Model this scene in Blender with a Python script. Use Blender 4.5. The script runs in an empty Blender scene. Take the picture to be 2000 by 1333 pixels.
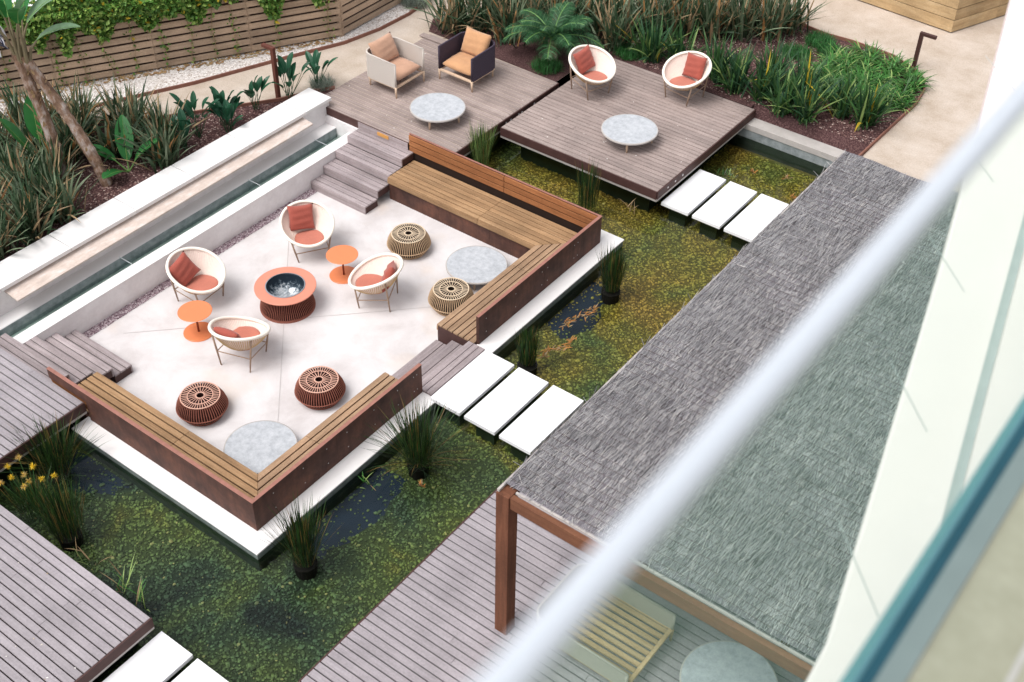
import bpy, math, random
from mathutils import Vector, Matrix
import numpy as np
random.seed(7); rng = np.random.default_rng(7)
S = bpy.context.scene; COL = S.collection
R = math.radians
# ---------------------------------------------------------------- camera
CX, CY, CZ = 14.2628, -6.559, 13.0167
yaw, pit, rol = R(36.274), R(-41.124), R(1.102)
F = Vector((-math.sin(yaw)*math.cos(pit), math.cos(yaw)*math.cos(pit), math.sin(pit)))
RT = Vector((math.cos(yaw), math.sin(yaw), 0)); UP = RT.cross(F)
R2 = math.cos(rol)*RT+math.sin(rol)*UP; U2 = -math.sin(rol)*RT+math.cos(rol)*UP
cam = bpy.data.objects.new('camera', bpy.data.cameras.new('camera')); COL.objects.link(cam)
M = Matrix((R2, U2, -F)).transposed().to_4x4(); M.translation = (CX, CY, CZ); cam.matrix_world = M
cam.data.sensor_width = 36; cam.data.lens = 2427.7/2000*36
cam.data.clip_start = .05; cam.data.clip_end = 500
cam.data.dof.use_dof = True; cam.data.dof.focus_distance = 19.5; cam.data.dof.aperture_fstop = 2.6
S.camera = cam
# ---------------------------------------------------------------- light
SUN_EL, SUN_ROT = R(62), R(200)
W = bpy.data.worlds.new('World'); S.world = W; W.use_nodes = True
wn = W.node_tree; wn.nodes.clear()
sky = wn.nodes.new('ShaderNodeTexSky'); sky.sky_type = 'NISHITA'; sky.sun_disc = False
sky.sun_elevation = SUN_EL; sky.sun_rotation = SUN_ROT; sky.dust_density = 3; sky.air_density = 1; sky.ozone_density = 1
hs = wn.nodes.new('ShaderNodeHueSaturation'); hs.inputs['Saturation'].default_value = .16
bg = wn.nodes.new('ShaderNodeBackground'); bg.inputs['Strength'].default_value = .15
wo = wn.nodes.new('ShaderNodeOutputWorld')
wn.links.new(sky.outputs[0], hs.inputs['Color']); wn.links.new(hs.outputs[0], bg.inputs[0]); wn.links.new(bg.outputs[0], wo.inputs[0])
sl = bpy.data.lights.new('sun', 'SUN'); sl.energy = 1.25; sl.angle = R(34); sl.color = (1, .97, .93)
so = bpy.data.objects.new('sun', sl); COL.objects.link(so)
az = math.pi/2-SUN_ROT
so.rotation_euler = Vector((math.cos(az)*math.cos(SUN_EL), math.sin(az)*math.cos(SUN_EL), math.sin(SUN_EL))).to_track_quat('Z', 'Y').to_euler()
S.view_settings.view_transform = 'Standard'; S.view_settings.look = 'None'; S.view_settings.gamma = 1
S.view_settings.exposure = .62; S.view_settings.use_curve_mapping = False
S.render.engine = 'CYCLES'
S.cycles.max_bounces = 8; S.cycles.transparent_max_bounces = 16

# ---------------------------------------------------------------- materials
def lin(c):
    return tuple(((x/255)/12.92 if x/255 <= .04045 else ((x/255+.055)/1.055)**2.4) for x in c)
class N:
    def __init__(s, name, rough=.6, spec=.4, metal=0):
        s.m = bpy.data.materials.new(name); s.m.use_nodes = True; s.t = s.m.node_tree
        s.b = s.t.nodes['Principled BSDF']; s.b.inputs['Roughness'].default_value = rough
        s.b.inputs['Specular IOR Level'].default_value = spec; s.b.inputs['Metallic'].default_value = metal
        s.tc = s.t.nodes.new('ShaderNodeTexCoord'); s.obj = s.tc.outputs['Object']
    def n(s, ty, **kw):
        x = s.t.nodes.new('ShaderNode'+ty)
        for k, v in kw.items(): setattr(x, k, v)
        return x
    def l(s, a, b): s.t.links.new(a, b); return s
    def world(s):
        g = s.n('NewGeometry'); return g.outputs['Position']
    def mapv(s, src, scale=(1, 1, 1), rnd=False, rot=(0, 0, 0)):
        m = s.n('Mapping'); m.inputs['Scale'].default_value = scale; m.inputs['Rotation'].default_value = rot
        if rnd:
            oi = s.n('ObjectInfo'); mu = s.n('Math', operation='MULTIPLY'); mu.inputs[1].default_value = 97.
            s.l(oi.outputs['Random'], mu.inputs[0]); s.l(mu.outputs[0], m.inputs['Location'])
        s.l(src, m.inputs['Vector']); return m.outputs[0]
    def noise(s, v, scale, det=4, rough=.6, dist=0):
        x = s.n('TexNoise'); x.inputs['Scale'].default_value = scale; x.inputs['Detail'].default_value = det
        x.inputs['Roughness'].default_value = rough; x.inputs['Distortion'].default_value = dist
        s.l(v, x.inputs['Vector']); return x.outputs['Fac']
    def ramp(s, f, stops):
        r = s.n('ValToRGB'); e = r.color_ramp.elements
        while len(e) < len(stops): e.new(.5)
        for i, (p, c) in enumerate(stops): e[i].position = p; e[i].color = (*c, 1)
        s.l(f, r.inputs[0]); return r.outputs[0]
    def mix(s, a, b, f, mode='MIX'):
        x = s.n('Mix', data_type='RGBA', blend_type=mode)
        for sock, v in ((x.inputs[6], a), (x.inputs[7], b), (x.inputs[0], f)):
            if isinstance(v, tuple): sock.default_value = (*v, 1)
            elif isinstance(v, (int, float)): sock.default_value = v
            else: s.l(v, sock)
        return x.outputs[2]
    def hsv(s, c, val, sat=1):
        x = s.n('HueSaturation'); s.l(c, x.inputs['Color'])
        if isinstance(val, (int, float)): x.inputs['Value'].default_value = val
        else: s.l(val, x.inputs['Value'])
        x.inputs['Saturation'].default_value = sat
        return x.outputs[0]
    def rng(s, f, a, b, fa=0, fb=1):
        x = s.n('MapRange'); x.inputs['From Min'].default_value = fa; x.inputs['From Max'].default_value = fb
        x.inputs['To Min'].default_value = a; x.inputs['To Max'].default_value = b; s.l(f, x.inputs[0]); return x.outputs[0]
    def col(s, c):
        if isinstance(c, tuple): s.b.inputs['Base Color'].default_value = (*c, 1)
        else: s.l(c, s.b.inputs['Base Color'])
    def bump(s, h, st=.3, d=.01):
        x = s.n('Bump'); x.inputs['Strength'].default_value = st; x.inputs['Distance'].default_value = d
        s.l(h, x.inputs['Height']); s.l(x.outputs[0], s.b.inputs['Normal'])

def m_wood(name, dark, mid, light, axis='x', rough=.75, vary=.16, grain=30, src='obj', fine=True):
    dark = tuple(.45*a+.55*b for a, b in zip(dark, mid)); light = tuple(.5*a+.5*b for a, b in zip(light, mid))
    k = N(name, rough, .25)
    v = k.obj if src == 'obj' else k.world()
    sc = {'x': (1.2, grain, grain), 'y': (grain, 1.2, grain), 'z': (grain, grain, 1.2)}[axis]
    mv = k.mapv(v, sc, rnd=(src == 'obj'))
    f = k.noise(mv, 1.0, 5, .65, .4)
    c = k.ramp(f, [(.28, dark), (.5, mid), (.74, light)])
    big = k.noise(k.world(), 1.3, 4, .6)
    c = k.hsv(c, k.rng(big, .82, 1.18, .3, .7))
    sp = k.noise(k.world(), 34, 3, .7)
    c = k.hsv(c, k.rng(sp, .88, 1.12, .3, .7))
    oi = k.n('ObjectInfo'); c = k.hsv(c, k.rng(oi.outputs['Random'], 1-vary, 1+vary))
    k.col(c); k.bump(f, .35, .004)
    return k.m
def m_plain(name, c, rough=.6, spec=.4, metal=0, var=.06, scale=8, bump=0, bscale=60):
    k = N(name, rough, spec, metal)
    f = k.noise(k.world(), scale, 5, .65)
    base = k.n('RGB'); base.outputs[0].default_value = (*c, 1)
    k.col(k.hsv(base.outputs[0], k.rng(f, 1-var, 1+var, .3, .7)))
    if bump: k.bump(k.noise(k.world(), bscale, 4), bump, .004)
    return k.m
def m_ramp(name, scale, stops, rough=.85, bump=.3, bd=.01, spec=.2, det=6, vscale=(1, 1, 1), second=None):
    k = N(name, rough, spec); v = k.mapv(k.world(), vscale)
    f = k.noise(v, scale, det, .7); c = k.ramp(f, stops)
    if second:
        c = k.hsv(c, k.rng(k.noise(k.world(), second[0], 4), second[1], second[2], .3, .7))
    k.col(c)
    if bump: k.bump(f, bump, bd)
    return k.m
DECKW = m_wood('weathered deck timber', lin((122, 106, 101)), lin((151, 136, 131)), lin((173, 160, 155)), 'x', grain=34, vary=.1)
DECKN = m_wood('grey lilac deck timber', lin((130, 124, 127)), lin((151, 144, 148)), lin((167, 161, 165)), 'x', grain=40, vary=.06)
STEPW = m_wood('weathered step timber', lin((112, 101, 101)), lin((152, 140, 141)), lin((186, 176, 177)), 'x', grain=30, vary=.16)
SEATX = m_wood('ipe seat timber', lin((104, 78, 56)), lin((154, 122, 90)), lin((188, 158, 124)), 'x', src='w', grain=26)
SEATY = m_wood('ipe seat timber across', lin((102, 80, 62)), lin((152, 124, 99)), lin((184, 158, 130)), 'y', src='w', grain=26)
BACKX = m_wood('orange oiled timber', lin((108, 66, 42)), lin((150, 98, 62)), lin((184, 130, 88)), 'x', src='w', vary=.1, grain=22)
BACKY = m_wood('orange oiled timber across', lin((128, 66, 32)), lin((164, 96, 52)), lin((192, 124, 76)), 'y', src='w', vary=.15, grain=22)
FASC = m_plain('dark brown fascia', lin((76, 52, 49)), .6, .3, 0, .2, 5)
k = N('weathering steel', .7, .3); f = k.noise(k.world(), 2.2, 8, .7); c = k.ramp(f, [(.3, lin((56, 38, 34))), (.5, lin((82, 55, 47))), (.72, lin((110, 72, 57)))])
c = k.hsv(c, k.rng(k.noise(k.mapv(k.world(), (9, 9, 1.2)), 1.2, 5), .8, 1.2, .3, .7)); k.col(c); k.bump(k.noise(k.world(), 70, 4), .3, .003); CORTEN = k.m
CORTOP = m_plain('pinkish rusted steel edge', lin((150, 104, 92)), .7, .3, 0, .15, 14)
k = N('pale pit paving', .85, .2); a = k.noise(k.world(), 1.1, 6, .65, .3); c = k.ramp(a, [(.3, lin((190, 183, 182))), (.5, lin((208, 203, 203))), (.7, lin((219, 215, 215)))])
a2 = k.noise(k.world(), 90, 4, .8); c = k.hsv(c, k.rng(a2, .9, 1.08, .25, .75))
st = k.noise(k.mapv(k.world(), (1, 1, 1)), .8, 4, .5); c = k.mix(c, lin((205, 182, 160)), k.rng(st, 0, .5, .56, .75)); k.col(c); k.bump(a2, .25, .003); PITF = k.m
WHITE = m_plain('white concrete', lin((226, 223, 222)), .75, .3, 0, .03, 3, .1, 90)
WALLW = m_ramp('pale rendered wall', 2.2, [(.3, lin((212, 206, 206))), (.6, lin((228, 224, 224))), (.8, lin((236, 233, 233)))], .8, .05, second=(14, .97, 1.03))
STONEW = m_plain('bright white stone', lin((236, 236, 238)), .55, .4, 0, .02, 4, .1, 120)
UNDERW = m_plain('algae stained concrete', lin((44, 58, 48)), .5, .4, 0, .3, 6)
WETST = m_ramp('wet grey stone edge', 7, [(.3, lin((112, 120, 122))), (.7, lin((156, 162, 164)))], .4, .1)
GREYC = m_plain('light grey concrete', lin((178, 172, 168)), .8, .3, 0, .08, 9)
SHELF = m_ramp('stained pink limestone shelf', 4, [(.3, lin((188, 172, 162))), (.5, lin((204, 188, 178))), (.7, lin((214, 208, 204)))], .6, .1, vscale=(3, .9, 1), second=(18, .95, 1.05))
SLATE = m_ramp('mottled grey stone top', 11, [(.25, lin((150, 153, 158))), (.5, lin((176, 179, 184))), (.75, lin((196, 198, 202)))], .5, .1, det=8, second=(60, .94, 1.06))
TERRA = m_plain('terracotta lacquer', lin((208, 134, 112)), .45, .4, 0, .05, 4)
ORANGE = m_plain('orange lacquer', lin((214, 128, 84)), .4, .45, 0, .03, 4)
ORANGED = m_plain('dark orange stem', lin((128, 54, 30)), .45, .4, 0, .05)
def m_fabric(name, c):
    k = N(name, .9, .15); b = k.n('RGB'); b.outputs[0].default_value = (*c, 1)
    f = k.noise(k.obj, 160, 2, .5); g = k.noise(k.obj, 5, 4, .6, .5)
    x = k.hsv(b.outputs[0], k.rng(f, .9, 1.1, .3, .7)); x = k.hsv(x, k.rng(g, .9, 1.08, .3, .7)); k.col(x)
    k.bump(g, .5, .02); k.b.inputs['Sheen Weight'].default_value = .25; return k.m
REDF = m_fabric('terracotta fabric', lin((158, 82, 70)))
SEATF = m_fabric('pale terracotta fabric', lin((184, 112, 94)))
TANF = m_fabric('tan fabric', lin((190, 144, 106)))
TANP = m_fabric('pink tan leather', lin((188, 148, 124)))
def m_weave(name, c1, c2, sc=60):
    k = N(name, .75, .25); w = k.n('TexWave', wave_type='BANDS', bands_direction='Z'); w.inputs['Scale'].default_value = sc
    w.inputs['Distortion'].default_value = 2; w.inputs['Detail'].default_value = 2; k.l(k.obj, w.inputs['Vector'])
    k.col(k.mix(c1, c2, w.outputs['Fac'])); k.bump(w.outputs['Fac'], .5, .004); return k.m
CREAM = m_plain('cream woven wicker', lin((232, 212, 203)), .7, .3, 0, .05, 30, .3, 160)
CREAMR = m_plain('pale cream rim', lin((240, 232, 220)), .6, .3, 0, .03, 20)
RIBW = m_plain('straw coloured ribs', lin((204, 174, 128)), .7, .3, 0, .1, 20)
LEGW = m_plain('greyed teak legs', lin((158, 134, 116)), .7, .3, 0, .12, 12)
LEGL = m_plain('pale teak legs', lin((206, 180, 156)), .7, .3, 0, .08, 12)
BEIGEP = m_weave('beige rope panel', lin((196, 186, 178)), lin((214, 206, 198)), 70)
PURPP = m_weave('aubergine rope panel', lin((58, 50, 64)), lin((84, 74, 88)), 70)
ROPEB = m_plain('beige rope', lin((186, 158, 128)), .8, .2, 0, .12, 25)
ROPER = m_plain('terracotta rope', lin((146, 92, 78)), .8, .2, 0, .12, 25)
ROPEBT = m_plain('pale beige cord', lin((214, 194, 168)), .8, .2, 0, .1, 25)
ROPERT = m_plain('pale pink cord', lin((212, 168, 150)), .8, .2, 0, .1, 25)
DARKB = m_plain('dark core', lin((44, 34, 30)), .9, .1)
DARKR = m_plain('dark red core', lin((44, 24, 22)), .9, .1)
k = N('sooty steel bowl', .45, .4, .3); f = k.noise(k.world(), 16, 6, .7, .6); g = k.n('NewGeometry'); sx = k.n('SeparateXYZ'); k.l(g.outputs['Position'], sx.inputs[0])
h = k.rng(sx.outputs['Z'], .22, -.25, .13, .42); ad = k.n('Math', operation='ADD'); k.l(h, ad.inputs[0]); k.l(f, ad.inputs[1])
k.col(k.ramp(ad.outputs[0], [(.46, lin((30, 44, 56))), (.54, lin((92, 106, 116))), (.66, lin((196, 200, 204)))])); BOWL = k.m
STEEL = m_plain('polished steel', lin((170, 176, 182)), .3, .5, .8)
SAND = m_ramp('raked sand', 1.3, [(.3, lin((172, 156, 140))), (.55, lin((190, 176, 163))), (.8, lin((204, 193, 183)))], .95, .4, .02, .1, det=9, second=(38, .84, 1.12))
GRAV = m_ramp('white gravel', 46, [(.3, lin((150, 138, 132))), (.45, lin((206, 198, 194))), (.8, lin((228, 222, 220)))], .9, .6, .02, .1, second=(2, .9, 1.04))
MULCH = m_ramp('red brown mulch', 40, [(.32, lin((44, 32, 34))), (.5, lin((86, 62, 62))), (.7, lin((132, 104, 100)))], .95, .8, .03, .1)
PEBG = m_ramp('purple drain gravel', 60, [(.35, lin((92, 72, 80))), (.5, lin((150, 132, 138))), (.7, lin((186, 174, 178)))], .9, .7, .02, .1)
EDGE = m_plain('rusty edging', lin((132, 92, 80)), .75, .2, 0, .15, 6)
FENCEW = m_wood('fence slat timber', lin((140, 118, 100)), lin((176, 152, 130)), lin((198, 176, 154)), 'x', grain=20, vary=.16)
BOXW = m_wood('yellow weathered timber', lin((120, 92, 62)), lin((172, 146, 110)), lin((196, 176, 144)), 'x', grain=9, vary=.14)
PERGW = m_wood('red brown stained beam', lin((66, 40, 30)), lin((104, 66, 48)), lin((132, 88, 66)), 'z', grain=16, src='w', vary=.05)
PERGX = m_wood('red brown stained beam across', lin((72, 44, 32)), lin((112, 74, 54)), lin((138, 96, 72)), 'x', grain=16, src='w', vary=.05)
POST = m_plain('rusty lamp post', lin((96, 54, 44)), .65, .3, 0, .15, 12)
POSTD = m_plain('dark brown lamp post', lin((70, 46, 42)), .6, .3, 0, .12, 12)
BARK = m_ramp('peeling trunk bark', 7, [(.3, lin((74, 60, 54))), (.48, lin((134, 108, 90))), (.7, lin((186, 178, 174)))], .9, .8, .03, .1, vscale=(1, 1, .45))
POTM = m_plain('black plant basket', lin((30, 26, 26)), .8, .2)
RAILW = m_plain('white powder coated rail', lin((190, 196, 204)), .4, .5, 0, .01)
SLABW = m_plain('warm white roof panel', lin((242, 228, 226)), .7, .3, 0, .02, 2)
SLABJ = m_plain('grey joint', lin((170, 174, 174)), .7)
BALC = m_ramp('beige stone balcony tile', 12, [(.3, lin((150, 146, 128))), (.7, lin((168, 163, 146)))], .7, .1)
TEALL = m_plain('pale teal glass edge', lin((92, 132, 142)), .3, .5, 0, .1, 3)
TEAL = m_plain('teal glass edge', lin((34, 78, 94)), .3, .5, 0, .2, 3)
ALU = m_plain('grey channel', lin((132, 142, 142)), .4, .5, .2)
POND_BLUE = m_plain('dark blue pond bottom', lin((18, 34, 52)), .5, .3, 0, .2, 3)
WIRE = m_plain('fine stainless', lin((200, 205, 208)), .4, .5, .3)
AMBER = m_plain('amber light lens', lin((206, 150, 80)), .3, .5)
def m_leaf(name, c, var=.25, rough=.5, tr=.2):
    k = N(name, rough, .35); b = k.n('RGB'); b.outputs[0].default_value = (*c, 1)
    g = k.n('NewGeometry'); x = k.hsv(b.outputs[0], k.rng(g.outputs['Random Per Island'], 1-var, 1+var))
    x = k.hsv(x, k.rng(k.noise(k.world(), 6, 3), .85, 1.15, .3, .7)); k.col(x)
    t = k.n('BsdfTranslucent'); k.l(x, t.inputs['Color']); m = k.n('MixShader'); m.inputs[0].default_value = tr
    out = k.t.nodes['Material Output']; k.l(k.b.outputs[0], m.inputs[1]); k.l(t.outputs[0], m.inputs[2]); k.l(m.outputs[0], out.inputs[0]); return k.m
L_FLD = m_leaf('dark green flax leaf', lin((54, 78, 52)))
L_FLG = m_leaf('grey green flax leaf', lin((108, 122, 96)))
L_FLB = m_leaf('dry tan leaf', lin((160, 136, 104)))
L_ORS = m_leaf('orange dried stalk', lin((172, 118, 62)))
L_FLO = m_leaf('orange dry leaf', lin((168, 122, 76)))
L_GRN = m_leaf('fresh green strap leaf', lin((62, 98, 52)))
L_GRD = m_leaf('deep green strap leaf', lin((42, 76, 48)))
L_YEL = m_leaf('yellow leaf', lin((196, 168, 50)))
L_AGA = m_leaf('bright green strap leaf', lin((66, 122, 52)))
L_AGL = m_leaf('pale green strap leaf', lin((140, 164, 96)))
L_PALM = m_leaf('palm leaflet', lin((40, 86, 48)))
L_PALL = m_leaf('pale palm leaflet', lin((84, 124, 86)))  # lighter green for a random share of the leaflets
L_STR = m_leaf('paddle leaf', lin((44, 108, 52)), .12, .35)
L_STP = m_leaf('pale paddle leaf', lin((120, 150, 118)), .1, .35)
L_STD = m_leaf('small paddle leaf', lin((36, 82, 58)), .15, .35)
L_RIB = m_leaf('leaf midrib', lin((120, 160, 90)), .1)
L_RSH = m_leaf('rush stem', lin((50, 78, 34)), .3)
L_RSD = m_leaf('dark rush stem', lin((26, 42, 24)), .3)
L_RSB = m_leaf('brown rush tip', lin((128, 104, 58)), .25)
L_VIN = m_leaf('vine leaf', lin((84, 124, 52)), .35)
L_VIL = m_leaf('light vine leaf', lin((140, 168, 84)), .25)
L_FLW = m_leaf('yellow papyrus head', lin((218, 182, 40)), .25)
L_FLP = m_leaf('dry papyrus head', lin((182, 152, 92)), .25)
L_GRS = m_leaf('lawn tuft', lin((50, 104, 50)), .3)
L_BLU = m_leaf('dark blue flower bract', lin((40, 46, 78)), .2)
L_WHT = m_leaf('white flower petal', lin((196, 194, 200)), .1)
L_LAV = m_leaf('grey lavender leaf', lin((122, 132, 120)), .25)
# water
k = N('pond water'); fr = k.n('Fresnel'); fr.inputs['IOR'].default_value = 1.33
tr = k.n('BsdfTransparent'); tr.inputs[0].default_value = (.9, .95, .9, 1); gl = k.n('BsdfGlossy'); gl.inputs['Roughness'].default_value = .03
bp = k.n('Bump'); bp.inputs['Strength'].default_value = .25; bp.inputs['Distance'].default_value = .02
k.l(k.noise(k.world(), 3.5, 3, .5), bp.inputs['Height']); k.l(bp.outputs[0], gl.inputs['Normal']); k.l(bp.outputs[0], fr.inputs['Normal'])
mx = k.n('MixShader'); k.l(fr.outputs[0], mx.inputs[0]); k.l(tr.outputs[0], mx.inputs[1]); k.l(gl.outputs[0], mx.inputs[2]); k.l(mx.outputs[0], k.t.nodes['Material Output'].inputs[0]); WATER = k.m
def m_glass(name, tint, haze):
    k = N(name)
    tr = k.n('BsdfTransparent'); tr.inputs[0].default_value = (*tint, 1); gl = k.n('BsdfGlossy'); gl.inputs['Roughness'].default_value = .0
    mx = k.n('MixShader'); mx.inputs[0].default_value = .03; k.l(tr.outputs[0], mx.inputs[1]); k.l(gl.outputs[0], mx.inputs[2]); 
    df = k.n('BsdfDiffuse'); df.inputs[0].default_value = (.38, .74, .60, 1); m2 = k.n('MixShader'); m2.inputs[0].default_value = haze  # diffuse share paints a greenish reflected haze into the pane
    k.l(mx.outputs[0], m2.inputs[1]); k.l(df.outputs[0], m2.inputs[2]); k.l(m2.outputs[0], k.t.nodes['Material Output'].inputs[0]); return k.m
GLASS = m_glass('green tinted glass', (.89, .955, .935), .07)
GLASSC = m_glass('clear glass', (.96, .98, .98), .0)
# pond bottom
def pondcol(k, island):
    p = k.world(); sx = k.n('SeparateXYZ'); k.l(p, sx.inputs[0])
    big = k.rng(k.noise(p, .75, 5, .6, .4), .14, .86, .2, .8)  # noise mixes algae tones with painted-in dark reflections of the water
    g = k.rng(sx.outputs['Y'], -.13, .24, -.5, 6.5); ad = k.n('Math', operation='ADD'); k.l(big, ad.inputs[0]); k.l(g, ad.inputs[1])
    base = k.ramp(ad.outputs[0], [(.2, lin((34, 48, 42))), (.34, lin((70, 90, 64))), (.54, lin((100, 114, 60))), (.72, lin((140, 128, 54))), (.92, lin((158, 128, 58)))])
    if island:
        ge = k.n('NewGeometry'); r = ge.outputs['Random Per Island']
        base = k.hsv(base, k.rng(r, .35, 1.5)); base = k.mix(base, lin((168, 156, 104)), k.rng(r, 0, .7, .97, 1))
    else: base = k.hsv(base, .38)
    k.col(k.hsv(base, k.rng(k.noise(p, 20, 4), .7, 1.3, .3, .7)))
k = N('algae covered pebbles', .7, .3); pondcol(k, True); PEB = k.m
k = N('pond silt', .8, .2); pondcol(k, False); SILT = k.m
# brushwood thatch
k = N('grey brushwood base', .9, .1); f = k.noise(k.mapv(k.world(), (60, 16, 1), rot=(0, 0, 0)), 1, 5, .7, .5); k.col(k.ramp(f, [(.3, lin((80, 77, 82))), (.5, lin((122, 118, 124))), (.7, lin((154, 150, 155)))])); k.bump(f, .8, .02); THB = k.m
k = N('grey brushwood twig', .9, .1); g = k.n('NewGeometry'); c = k.ramp(g.outputs['Random Per Island'], [(0, lin((84, 84, 87))), (.3, lin((158, 157, 160))), (.8, lin((190, 189, 191))), (1, lin((218, 214, 210)))])
k.col(k.hsv(c, k.rng(k.noise(k.world(), 1.6, 4), .85, 1.12, .3, .7))); THT = k.m

# ---------------------------------------------------------------- mesh helpers
class MB:
    def __init__(s): s.v = []; s.f = []; s.mi = []
    def add(s, vs, fs, mi=0):
        o = len(s.v); s.v += [tuple(v) for v in vs]; s.f += [tuple(i+o for i in f) for f in fs]; s.mi += [mi]*len(fs); return s
    def box(s, x0, x1, y0, y1, z0, z1, mi=0):
        return s.prism([(x0, y0), (x1, y0), (x1, y1), (x0, y1)], z0, z1, mi)
    def prism(s, p, z0, z1, mi=0):
        n = len(p); a = sum(p[i][0]*p[(i+1) % n][1]-p[(i+1) % n][0]*p[i][1] for i in range(n))
        if a < 0: p = p[::-1]
        vs = [(x, y, z0) for x, y in p]+[(x, y, z1) for x, y in p]
        fs = [tuple(range(n-1, -1, -1)), tuple(range(n, 2*n))]+[(i, (i+1) % n, (i+1) % n+n, i+n) for i in range(n)]
        return s.add(vs, fs, mi)
    def path(s, pts, rad, n=8, mi=0, closed=False, flat=1.0):
        pts = [Vector(p) for p in pts]; m = len(pts)
        if not hasattr(rad, '__len__'): rad = [rad]*m
        vs = []; fs = []; ref = None
        for i, p in enumerate(pts):
            if closed: d = pts[(i+1) % m]-pts[i-1]
            else: d = pts[min(i+1, m-1)]-pts[max(i-1, 0)]
            d.normalize()
            if ref is None: ref = Vector((0, 0, 1)) if abs(d.z) < .9 else Vector((1, 0, 0))
            a = d.cross(ref); a.normalize(); b = a.cross(d); ref = b if not closed else ref
            for j in range(n):
                t = 2*math.pi*j/n; vs.append(p+a*math.cos(t)*rad[i]+b*math.sin(t)*rad[i]*flat)
        for i in range(m if closed else m-1):
            for j in range(n):
                i2 = (i+1) % m; fs.append((i*n+j, i*n+(j+1) % n, i2*n+(j+1) % n, i2*n+j))
        if not closed: fs += [tuple(range(n-1, -1, -1)), tuple((m-1)*n+j for j in range(n))]
        return s.add(vs, fs, mi)
    def lathe(s, prof, n=40, c=(0, 0), mi=0):
        vs = []; fs = []; m = len(prof)
        for r, z in prof:
            for j in range(n):
                t = 2*math.pi*j/n; vs.append((c[0]+r*math.cos(t), c[1]+r*math.sin(t), z))
        for i in range(m-1):
            for j in range(n): fs.append((i*n+j, i*n+(j+1) % n, (i+1)*n+(j+1) % n, (i+1)*n+j))
        return s.add(vs, fs, mi)
    def blade(s, base, azm, ln, lean, droop, w, mi=0, seg=5, fold=0, wp=.35, twist=0):
        # strap leaf: leans away from vertical, droops along its length
        d = Vector((math.cos(azm), math.sin(azm), 0)); sd = Vector((-d.y, d.x, 0)); p = Vector(base); a = lean; vs = []
        for i in range(seg+1):
            t = i/seg; ww = w*(min(1, .55+t/wp*.45) if t < wp else max(.04, 1-((t-wp)/(1-wp))**1.8))
            q = sd.copy()
            if twist: q = Matrix.Rotation(twist*t, 3, d*math.sin(a)+Vector((0, 0, math.cos(a)))) @ q
            vs += [p-q*ww/2, p+q*ww/2]
            a += droop/seg; p = p+(d*math.sin(a)+Vector((0, 0, math.cos(a))))*ln/seg
        return s.add(vs, [(2*i, 2*i+1, 2*i+3, 2*i+2) for i in range(seg)], mi)
    def leafshape(s, base, azm, ln, lean, droop, w, mi=0, seg=8, vfold=.25, rib=None, ragged=0):
        d = Vector((math.cos(azm), math.sin(azm), 0)); sd = Vector((-d.y, d.x, 0)); p = Vector(base); a = lean; vs = []; mid = []
        for i in range(seg+1):
            t = i/seg; ww = w*max(.02, (math.sin(math.pi*min(1, t*.97+.02))**.6))/2
            fw = d*math.sin(a)+Vector((0, 0, math.cos(a))); nm = sd.cross(fw)
            j1 = 1-random.random()*ragged; j2 = 1-random.random()*ragged
            vs += [p-sd*ww*j1-nm*ww*vfold, p, p+sd*ww*j2-nm*ww*vfold]; mid.append(p-nm*.004)
            a += droop/seg; p = p+fw*ln/seg
        fs = []
        for i in range(seg): fs += [(3*i, 3*i+1, 3*i+4, 3*i+3), (3*i+1, 3*i+2, 3*i+5, 3*i+4)]
        s.add(vs, fs, mi)
        if rib is not None: s.path(mid, [max(.003, w*.035*(1-i/seg)) for i in range(seg+1)], 4, rib)
        return s
    def build(s, name, mats, parent=None, smooth=False, origin=None, bevel=0):
        if not isinstance(mats, (list, tuple)): mats = [mats]
        o = Vector((0, 0, 0))
        if parent is not None: o = world_loc(parent)
        elif origin is not None: o = Vector(origin)
        me = bpy.data.meshes.new(name); me.from_pydata([tuple(Vector(v)-o) for v in s.v], [], s.f)
        for m in mats: me.materials.append(m)
        if len(mats) > 1: me.polygons.foreach_set('material_index', s.mi)
        if smooth: me.polygons.foreach_set('use_smooth', [True]*len(me.polygons))
        me.update(); ob = bpy.data.objects.new(name, me); COL.objects.link(ob)
        if parent is not None: ob.parent = parent
        else: ob.location = o
        if bevel:
            b = ob.modifiers.new('b', 'BEVEL'); b.width = bevel; b.segments = 2; b.limit_method = 'ANGLE'
        return ob
def world_loc(o):
    v = Vector(o.location)
    while o.parent: o = o.parent; v = v+Vector(o.location)
    return v
def tag(o, label=None, cat=None, group=None, kind=None):
    for a, b in (('label', label), ('category', cat), ('group', group), ('kind', kind)):
        if b: o[a] = b
    return o
def thing(name, loc, label, cat, group=None, rz=0):
    o = bpy.data.objects.new(name, None); o.empty_display_size = .1; COL.objects.link(o); o.location = loc; o.rotation_euler.z = rz
    return tag(o, label, cat, group)
def copy_tree(o, par=None):
    c = o.copy(); COL.objects.link(c)
    if par is not None: c.parent = par; c.matrix_parent_inverse = o.matrix_parent_inverse.copy()
    for ch in list(o.children): copy_tree(ch, c)
    return c
def struct(o): o['kind'] = 'structure'; return o
_cache = {}
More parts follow.
